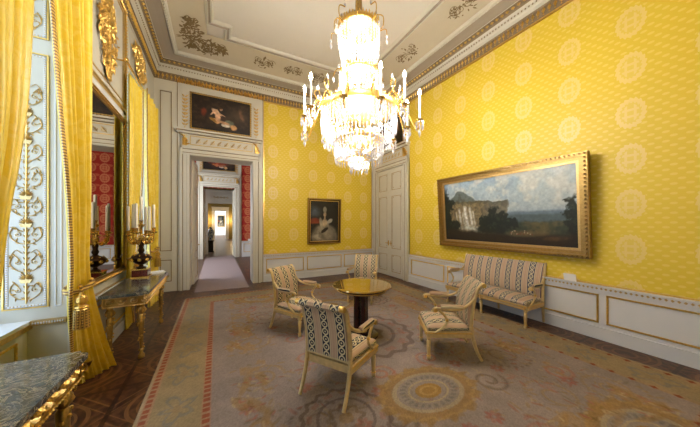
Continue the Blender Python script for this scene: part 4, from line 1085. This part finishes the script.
    for q in range(70):
        sx, sy = rg.choice([-1, 1]), rg.choice([-1, 1])
        if rg.rand() < .65: px, py, an = mx+sx*rg.uniform(1.45, 1.85), my+sy*rg.uniform(.2, 2.7), PI/2+rg.uniform(-.5, .5)
        else: px, py, an = mx+sx*rg.uniform(.2, 1.7), my+sy*rg.uniform(2.3, 2.75), rg.uniform(-.5, .5)
        img = blob(img, px, py, rg.uniform(.12, .26), rg.uniform(.03, .06), an, tan, .6)
        for j in range(6): img = blob(img, px+rg.uniform(-.08, .08), py+rg.uniform(-.12, .12), .04, .015, rg.uniform(0, PI), (pink, (128, 104, 66), cream)[j % 3], .6)
    # border
    inb = (d < .56); img = blend(img, inb*1., (160, 140, 106)); img = blend(img, inb*sm(n, .4, .65)*.4, (142, 124, 96))
    run = np.where(np.minimum(X-CX0, CX1-X) < np.minimum(Y-CY0, CY1-Y), Y, X)
    for a, b in ((.02, .10), (.50, .58)):
        m = (d > a) & (d < b); rt = X > mx+1; img = blend(img, m*np.where(rt, .25, .6), (178, 134, 106)); tick = (np.mod(run, .075) < .05) & (d > a+.012) & (d < b-.012) & ~rt
        img = blend(img, tick*.8, (150, 76, 54)); t2 = (np.abs(np.mod(run, .16)-.08)/.035+np.abs(d-(a+b)/2)/.032 < 1) & rt; img = blend(img, t2*.85, (140, 70, 46))
    img = blend(img, (d < .02)*1., (170, 150, 120))
    f2 = np.mod(run, .62)-.31; dd = d-.30
    rr = np.hypot(f2/.19, dd/.12); img = blend(img, (np.abs(rr-.8+.3*np.sin(np.arctan2(dd, f2)*5)+.8*(n2-.5)) < .16)*.38, blue); img = blend(img, (rr < .3)*.3, (150, 120, 90))
    return img*np.array([.87, .87, .86])*(.86+.14*n2[..., None]+.14*np.random.RandomState(9).rand(678, 524, 1))
cp = col_grid('carpet', carpet_img(), CX1-CX0, CY1-CY0, M['carpetmat'], None, .008); cp.location = (CX0, CY0, .001)
tag(cp, 'large old woven carpet with floral medallions and red dotted border', 'carpet')
mb = MB(M['runner']); mb.box(-.48, .77, 7.25, 14.9, .001, .010); tag(mb.build('runner_carpet'), 'plain grey mauve runner leading through the doorways', 'carpet')

# ------------------------------------------------------------------ chandelier
CHX, CHY = 1.89, 3.33
chd = thing('chandelier', 'large lit crystal chandelier hanging above the round table', 'chandelier', (CHX, CHY, 0))
zpx = lambda y: 1.7+(223.2-y)*.01514
mb = MB(M['golddark'], M['gold']); mb.lathe([(.055,zpx(17)),(.05,zpx(17)+.05),(.05,ZC-.12),(.09,ZC-.06),(.12,ZC-.001)], n=16); mb.lathe([(.03,zpx(20)),(.09,zpx(18)),(.06,zpx(16))], n=16, mi=1); mb.build('suspension', chd, True)
def ringband(r, z, h, name='ring_band'):
    mb = MB(M['gold']); n = 40
    mb.lathe([(r-.015,z),(r,z+.005),(r+.012,z+h*.5),(r,z+h-.005),(r-.015,z+h)], n=48)
    for i in range(n):
        a = 2*PI*i/n; mb.octa((r*1.01*math.cos(a), r*1.01*math.sin(a), z+h), .015, .03 if i % 2 else .05)
    return mb.build(name, chd, True)
def strands(name, r0, z0, r1, z1, n, bulge, bead=.014, step=.045, seed=0):
    mb = MB(M['crystal'])
    for i in range(n):
        a = 2*PI*i/n; L = math.hypot(r1-r0, z1-z0); k = max(3, int(L/step))
        for j in range(k):
            t = (j+.5)/k; r = r0+(r1-r0)*t+bulge*math.sin(PI*t); z = z0+(z1-z0)*t
            mb.octa((r*math.cos(a), r*math.sin(a), z), bead, step*.5)
    o = mb.build(name, chd); o['kind'] = 'stuff'; return o
def prisms(name, r, z, n, L=.12, w=.014):
    mb = MB(M['crystal'])
    for i in range(n):
        a = 2*PI*(i+.5)/n; x, y = r*math.cos(a), r*math.sin(a)
        mb.octa((x, y, z-.02), w*.8, .018); mb.add([(x,y,z-.04),(x+w,y,z-.06),(x,y+w,z-.06),(x-w,y,z-.06),(x,y-w,z-.06),(x,y,z-.04-L)],
            [(0,1,2),(0,2,3),(0,3,4),(0,4,1),(5,2,1),(5,3,2),(5,4,3),(5,1,4)])
    o = mb.build(name, chd); o['kind'] = 'stuff'; return o
ringband(.30, zpx(33), .07); ringband(.27, zpx(76), .04); ringband(.33, zpx(108), .05); ringband(.55, zpx(114), .09); ringband(.36, zpx(144), .05); ringband(.18, zpx(160), .03)
strands('crystal_basket', .30, zpx(33), .17, zpx(74), 34, .06)
strands('crystal_column', .29, zpx(77), .32, zpx(108), 46, -.015)
strands('crystal_column', .16, zpx(38), .26, zpx(106), 18, .0)
strands('crystal_bowl', .55, zpx(116), .47, zpx(141), 64, .05)
strands('crystal_bowl', .47, zpx(141), .36, zpx(144), 44, .0)
strands('crystal_bowl', .36, zpx(144), .33, zpx(157), 46, .02)
strands('crystal_bowl', .33, zpx(157), .17, zpx(159), 30, .0)
strands('crystal_bowl', .18, zpx(159), .12, zpx(168), 26, .01)
strands('crystal_bowl', .12, zpx(168), .02, zpx(170), 14, .0)
strands('crystal_canopy', .04, zpx(17), .30, zpx(32), 16, .05, .011)
for r, z, n, L in ((.31,33,30,.13),(.29,76,30,.12),(.34,109,34,.14),(.56,115,52,.16),(.48,140,48,.13),(.35,156,38,.11),(.13,167,14,.09),(.56,124,56,.15),(.37,147,36,.12)): prisms('crystal_pendants', r, zpx(z), n, L)
# small upper crown arms with pendants
for i in range(8):
    a = 2*PI*i/8+.2; mb = MB(M['brass'], M['crystal']); c, s = math.cos(a), math.sin(a)
    p = lambda r, z: (r*c, r*s, z)
    mb.tube(sp([p(.28, zpx(34)), p(.36, zpx(30)), p(.36, zpx(20)), p(.26, zpx(18))], 5), .008, 5); mb.tube(sp([p(.30, zpx(35)), p(.40, zpx(33)), p(.42, zpx(39))], 5), .007, 5)
    mb.octa(p(.42, zpx(41)), .018, .03, 1); mb.octa(p(.42, zpx(46)), .022, .05, 1); mb.octa(p(.26, zpx(16)), .02, .04, 1); mb.build('crown_arm', chd)
    mb = MB(M['brass'], M['crystal']); a += .3; c, s = math.cos(a), math.sin(a)
    mb.tube(sp([p(.20, zpx(75)), p(.30, zpx(72)), p(.36, zpx(76)), p(.38, zpx(80))], 5), .007, 5); mb.octa(p(.38, zpx(84)), .02, .05, 1); mb.octa(p(.30, zpx(70)), .02, .04, 1); mb.build('crown_arm', chd)
NARM = 12
rr_ = random.Random(4)
for i in range(NARM):
    a = 2*PI*(i+.5)/NARM-.482; r = .88 if i % 2 else .80; zc = zpx(126) if i % 2 else zpx(122)
    mb = MB(M['brass'], M['crystal']); c, s = math.cos(a), math.sin(a); p = lambda q, z: (q*c, q*s, z)
    mb.tube(sp([p(.54, zpx(112)), p(.62, zpx(106)), p(.69, zpx(116)), p(r-.05, zc-.13), p(r, zc-.08), p(r, zc)], 6), .011, 6)
    mb.lathe([(.01,-.05),(.05,-.02),(.055,-.01),(.02,0)], p(r, zc), 12)
    mb.tube(sp([p(.60, zpx(108)), p(.66, zpx(100)), p(.61, zpx(96)), p(.58, zpx(101))], 5), .008, 5)
    arm = mb.build('candle_arm', chd, True)
    mb = MB(M['crystal'])
    for q in range(8):
        b = q*PI/4; x, y, z = p(r, zc); x += .052*math.cos(b); y += .052*math.sin(b); mb.octa((x, y, z-.06), .010, .02); mb.octa((x, y, z-.12), .014, .045)
    x, y, z = p(r, zc); mb.octa((x, y, z-.2), .028, .07); x, y, z = p(.61, zpx(100)); mb.octa((x, y, z-.05), .016, .04); mb.octa((x, y, z+.09), .02, .05)
    mb.build('crystal_pendants', arm)['kind'] = 'stuff'
    mb = MB(M['wax']); mb.lathe([(.014,0),(.014,.33)], p(r, zc), 10); mb.build('candle', arm, True)
    mb = MB(M['bulb']); x, y, z = p(r, zc); mb.lathe([(.008,.0),(.020,.02),(.019,.05),(.005,.09)], (x, y, z+.33), 10); mb.build('flame_bulb', arm, True)
def plight(name, loc, e, c=(1,.93,.85), r=.03):
    l = bpy.data.lights.new(name, 'POINT'); l.energy = e; l.color = c; l.shadow_soft_size = r
    o = bpy.data.objects.new(name, l); C.objects.link(o); o.location = loc; return o
LE = 2.75
for i in range(0, NARM, 2):
    a = 2*PI*(i+1)/NARM-.482; plight('candle_light', (CHX+.90*math.cos(a), CHY+.90*math.sin(a), zpx(98)), 14*LE, r=.06)
for r, z, n in ((.12, 62, 6), (.14, 88, 6), (.10, 100, 4), (.33, 128, 10), (.22, 136, 6), (.18, 150, 5), (.12, 45, 5), (.06, 160, 5), (.03, 166, 3)):
    for i in range(n):
        a = 2*PI*i/n+z; mb = MB(M['bulb']); mb.ball((r*math.cos(a), r*math.sin(a), zpx(z)), .018, .018, .03, 8, 5); mb.build('inner_bulb', chd, True)
for z, e, r in ((50, 18, .12), (90, 18, .1), (130, 30, .2), (158, 26, .06)): plight('inner_light', (CHX, CHY, zpx(z)), e*LE, r=r)

# ------------------------------------------------------------------ rooms beyond
mb = MB(M['red_x'], M['trimwhite'])
mb.box(-2.0, -.57, 14.0, 14.5, 0, 6); mb.box(.82, 5.2, 14.0, 14.5, 0, 6); mb.box(-.57, .82, 14.0, 14.5, 3.45, 6)
struct(mb.build('wall_red_room'))
struct(MB(M['red_x']).box(-2.2, -2.0, 8.23, 14, 0, 6).build('wall_red_room_left')); struct(MB(M['red_x']).box(5.2, 5.4, 8.23, 14, 0, 6).build('wall_red_room_right'))
struct(MB(M['ceil']).box(-2.2, 5.4, 8.23, FAR, 6.0, 6.1).build('ceiling'))
mb = surround(frame_axes((0, 14.0, 0), (1,0,0), (0,0,1), (0,-1,0)), 'door_3', -.57, .82, 3.45, -.86, 1.12); mb.T = None
mb.box(-.6, -.56, 13.98, 14.55, 0, 3.45); mb.box(.81, .85, 13.98, 14.55, 0, 3.45); mb.box(-.86, 1.12, 13.965, 14.0, 5.2, 6.0)
d3 = struct(mb.build('door_3'))
place_leaf(d3, leafT(-.53, 14.55, math.radians(91)), .68, 3.4, .6, 1); place_leaf(d3, leafT(.78, 14.55, math.radians(89)), .68, 3.4, .6, -1)
dado('trim_21', frame_axes((1.12, 14.0, 0), (1,0,0), (0,0,1), (0,-1,0)), 4.0, [(.1, 1.6), (1.7, 3.2)])
dado('trim_22', frame_axes((-2.0, 14.0, 0), (1,0,0), (0,0,1), (0,-1,0)), 1.14, [(.1, 1.0)])
# inner doorway with white frieze, then the third room (ochre) and the rooms behind it
mb = MB(M['brownwall'], M['trimwhite'], M['goldpale'])
mb.box(-2.2, -.42, 16.0, 16.3, 0, 6, 0); mb.box(.85, 4, 16.0, 16.3, 0, 6, 0); mb.box(-.42, .85, 16.0, 16.3, 2.8, 6, 0)
mb.box(-.60, -.42, 15.95, 16.0, 0, 3.45, 1); mb.box(.85, 1.03, 15.95, 16.0, 0, 3.45, 1); mb.box(-.42, .85, 15.95, 16.0, 2.8, 3.45, 1); mb.box(-.66, 1.08, 15.9, 16.0, 3.45, 3.55, 1)
mb.T = frame_axes((0, 15.95, 0), (1,0,0), (0,0,1), (0,-1,0)); rect_frame(mb, -.35, .78, 2.95, 3.35, .03, .02, 1)
for i in range(5): scroll(mb, -.1+.16*i, 3.15, .07, PI*(i%2), 1.4, 1 if i%2 else -1, .01, 2)
mb.T = None; struct(mb.build('door_5'), 'white framed inner doorway with gilt frieze')
Y3 = 30.0
mb = MB(M['brownwall'], M['trimwhite'])
mb.box(-2.2, -.15, Y3, Y3+.5, 0, 6); mb.box(.88, 4, Y3, Y3+.5, 0, 6); mb.box(-.15, .88, Y3, Y3+.5, 3.0, 6)
mb.box(-2.2, -2.0, 14.5, FAR, 0, 6); mb.box(2.6, 2.8, 14.5, FAR, 0, 6)
struct(mb.build('wall_third_room'))
mb = MB(M['trimwhite'], M['white']); mb.box(-.42, -.15, Y3-.08, Y3+.5, 0, 3.3); mb.box(.88, 1.15, Y3-.08, Y3+.5, 0, 3.3); mb.box(-.15, .88, Y3-.08, Y3+.5, 3.0, 3.3); mb.box(-.46, 1.19, Y3-.14, Y3, 3.3, 3.4)
struct(mb.build('door_4'))
mb = MB(M['trimwhite'], M['white']); mb.box(-2.2, 4, FAR-20, FAR-19.8, 0, 6, 1); struct(mb.build('wall_end_room'))
picture('distant_painting', 'small dark painting glimpsed through the most distant doorway', frame_axes((.1, FAR-20.01, 1.2), (1,0,0), (0,0,1), (0,-1,0)), .9, 1.6, portrait(), .08, ('gold','golddark','gold'), fd=.05)
for k, x in enumerate((-.9, 1.65)):
    root = thing('wall_sconce', ('lit wall sconce left of the most distant doorway', 'lit wall sconce right of the most distant doorway')[k], 'wall lamp', (x, Y3, 1.95), group='sconces in the third room')
    mb = MB(M['brass']); mb.box(-.06, .06, -.03, 0, -.25, .15); mb.tube([(0,-.02,-.1),(0,-.2,-.12),(0,-.22,-.02)], .015, 6); mb.build('bracket', root)
    mb = MB(M['glow']); mb.ball((0,-.22,.08), .13, .13, .17, 10, 7); mb.build('lamp_shade', root, True)
    plight('sconce_light', (x, Y3-.5, 2.0), 60, (1, .72, .4), .1)
# unidentified blue and white shape in the third room, built as a vase
vs_ = thing('porcelain_vase', 'tall blue and white vase on a dark stand, left inside the third room', 'vase', (-.30, 17.2, 0))
t = NT('blue white porcelain'); n = t.noise(9, 3, None, .6, 1.5); M['porc'] = t.set(t.mix(t.xyz(t.ramp(n, [(.46,(0,0,0)),(.54,(1,1,1))]))[0], lin(214,218,228), lin(50,70,130)), .15)
mb = MB(M['dark']); mb.box(-.16,.16,-.16,.16,0,.06); mb.box(-.13,.13,-.13,.13,.06,.62); mb.box(-.16,.16,-.16,.16,.62,.68); mb.build('stand', vs_)
mb = MB(M['porc']); mb.lathe([(.08,.68),(.07,.72),(.14,.95),(.17,1.15),(.13,1.3),(.07,1.38),(.10,1.46)], n=20); mb.build('vase_body', vs_, True)
# lights of the rooms beyond: added fill lamps by solid walls, no windows built
def area(name, loc, rot, sx, sy, e, c=(.85,.92,1)):
    l = bpy.data.lights.new(name, 'AREA'); l.shape = 'RECTANGLE'; l.size = sx; l.size_y = sy; l.energy = e; l.color = c
    o = bpy.data.objects.new(name, l); C.objects.link(o); o.location = loc; o.rotation_euler = rot; return o
for y, e in ((9.6, 110), (12.4, 110), (15.2, 20), (19, 90), (25, 90), (36, 900)):
    area('window_daylight', (-1.95, y, 2.4), (0, -PI/2, 0), 2.8, 1.4, e)

# ------------------------------------------------------------------ daylight
w = bpy.data.worlds.new('World'); bpy.context.scene.world = w; w.use_nodes = True
bg = w.node_tree.nodes['Background']; bg.inputs[0].default_value = (.54, .72, 1, 1); bg.inputs[1].default_value = 5.2
for k, (a, b) in enumerate((N1, N2, N0)):
    l = bpy.data.lights.new('window_portal', 'AREA'); l.shape = 'RECTANGLE'; l.size = 3.5; l.size_y = b-a; l.cycles.is_portal = True
    o = bpy.data.objects.new('window_portal', l); C.objects.link(o); o.location = (XW-.08, (a+b)/2, 2.5); o.rotation_euler = (0, -PI/2, 0)

# ------------------------------------------------------------------ camera
cam = bpy.data.cameras.new('Camera'); co = bpy.data.objects.new('Camera', cam); C.objects.link(co)
cam.sensor_fit = 'HORIZONTAL'; cam.sensor_width = 36; cam.lens = 255.14/700*36; cam.shift_y = 9.7/700; cam.clip_start = .05; cam.clip_end = 200
co.location = (0, 0, 1.7); co.rotation_euler = (PI/2, 0, -.482)
sc = bpy.context.scene; sc.camera = co
sc.view_settings.view_transform = 'Standard'; sc.view_settings.look = 'None'; sc.view_settings.gamma = 1; sc.view_settings.exposure = 0.42
sc.cycles.use_denoising = True; sc.cycles.max_bounces = 8; sc.cycles.diffuse_bounces = 4; sc.cycles.transparent_max_bounces = 16
sc.cycles.sample_clamp_indirect = 6; sc.cycles.caustics_reflective = False; sc.cycles.caustics_refractive = False
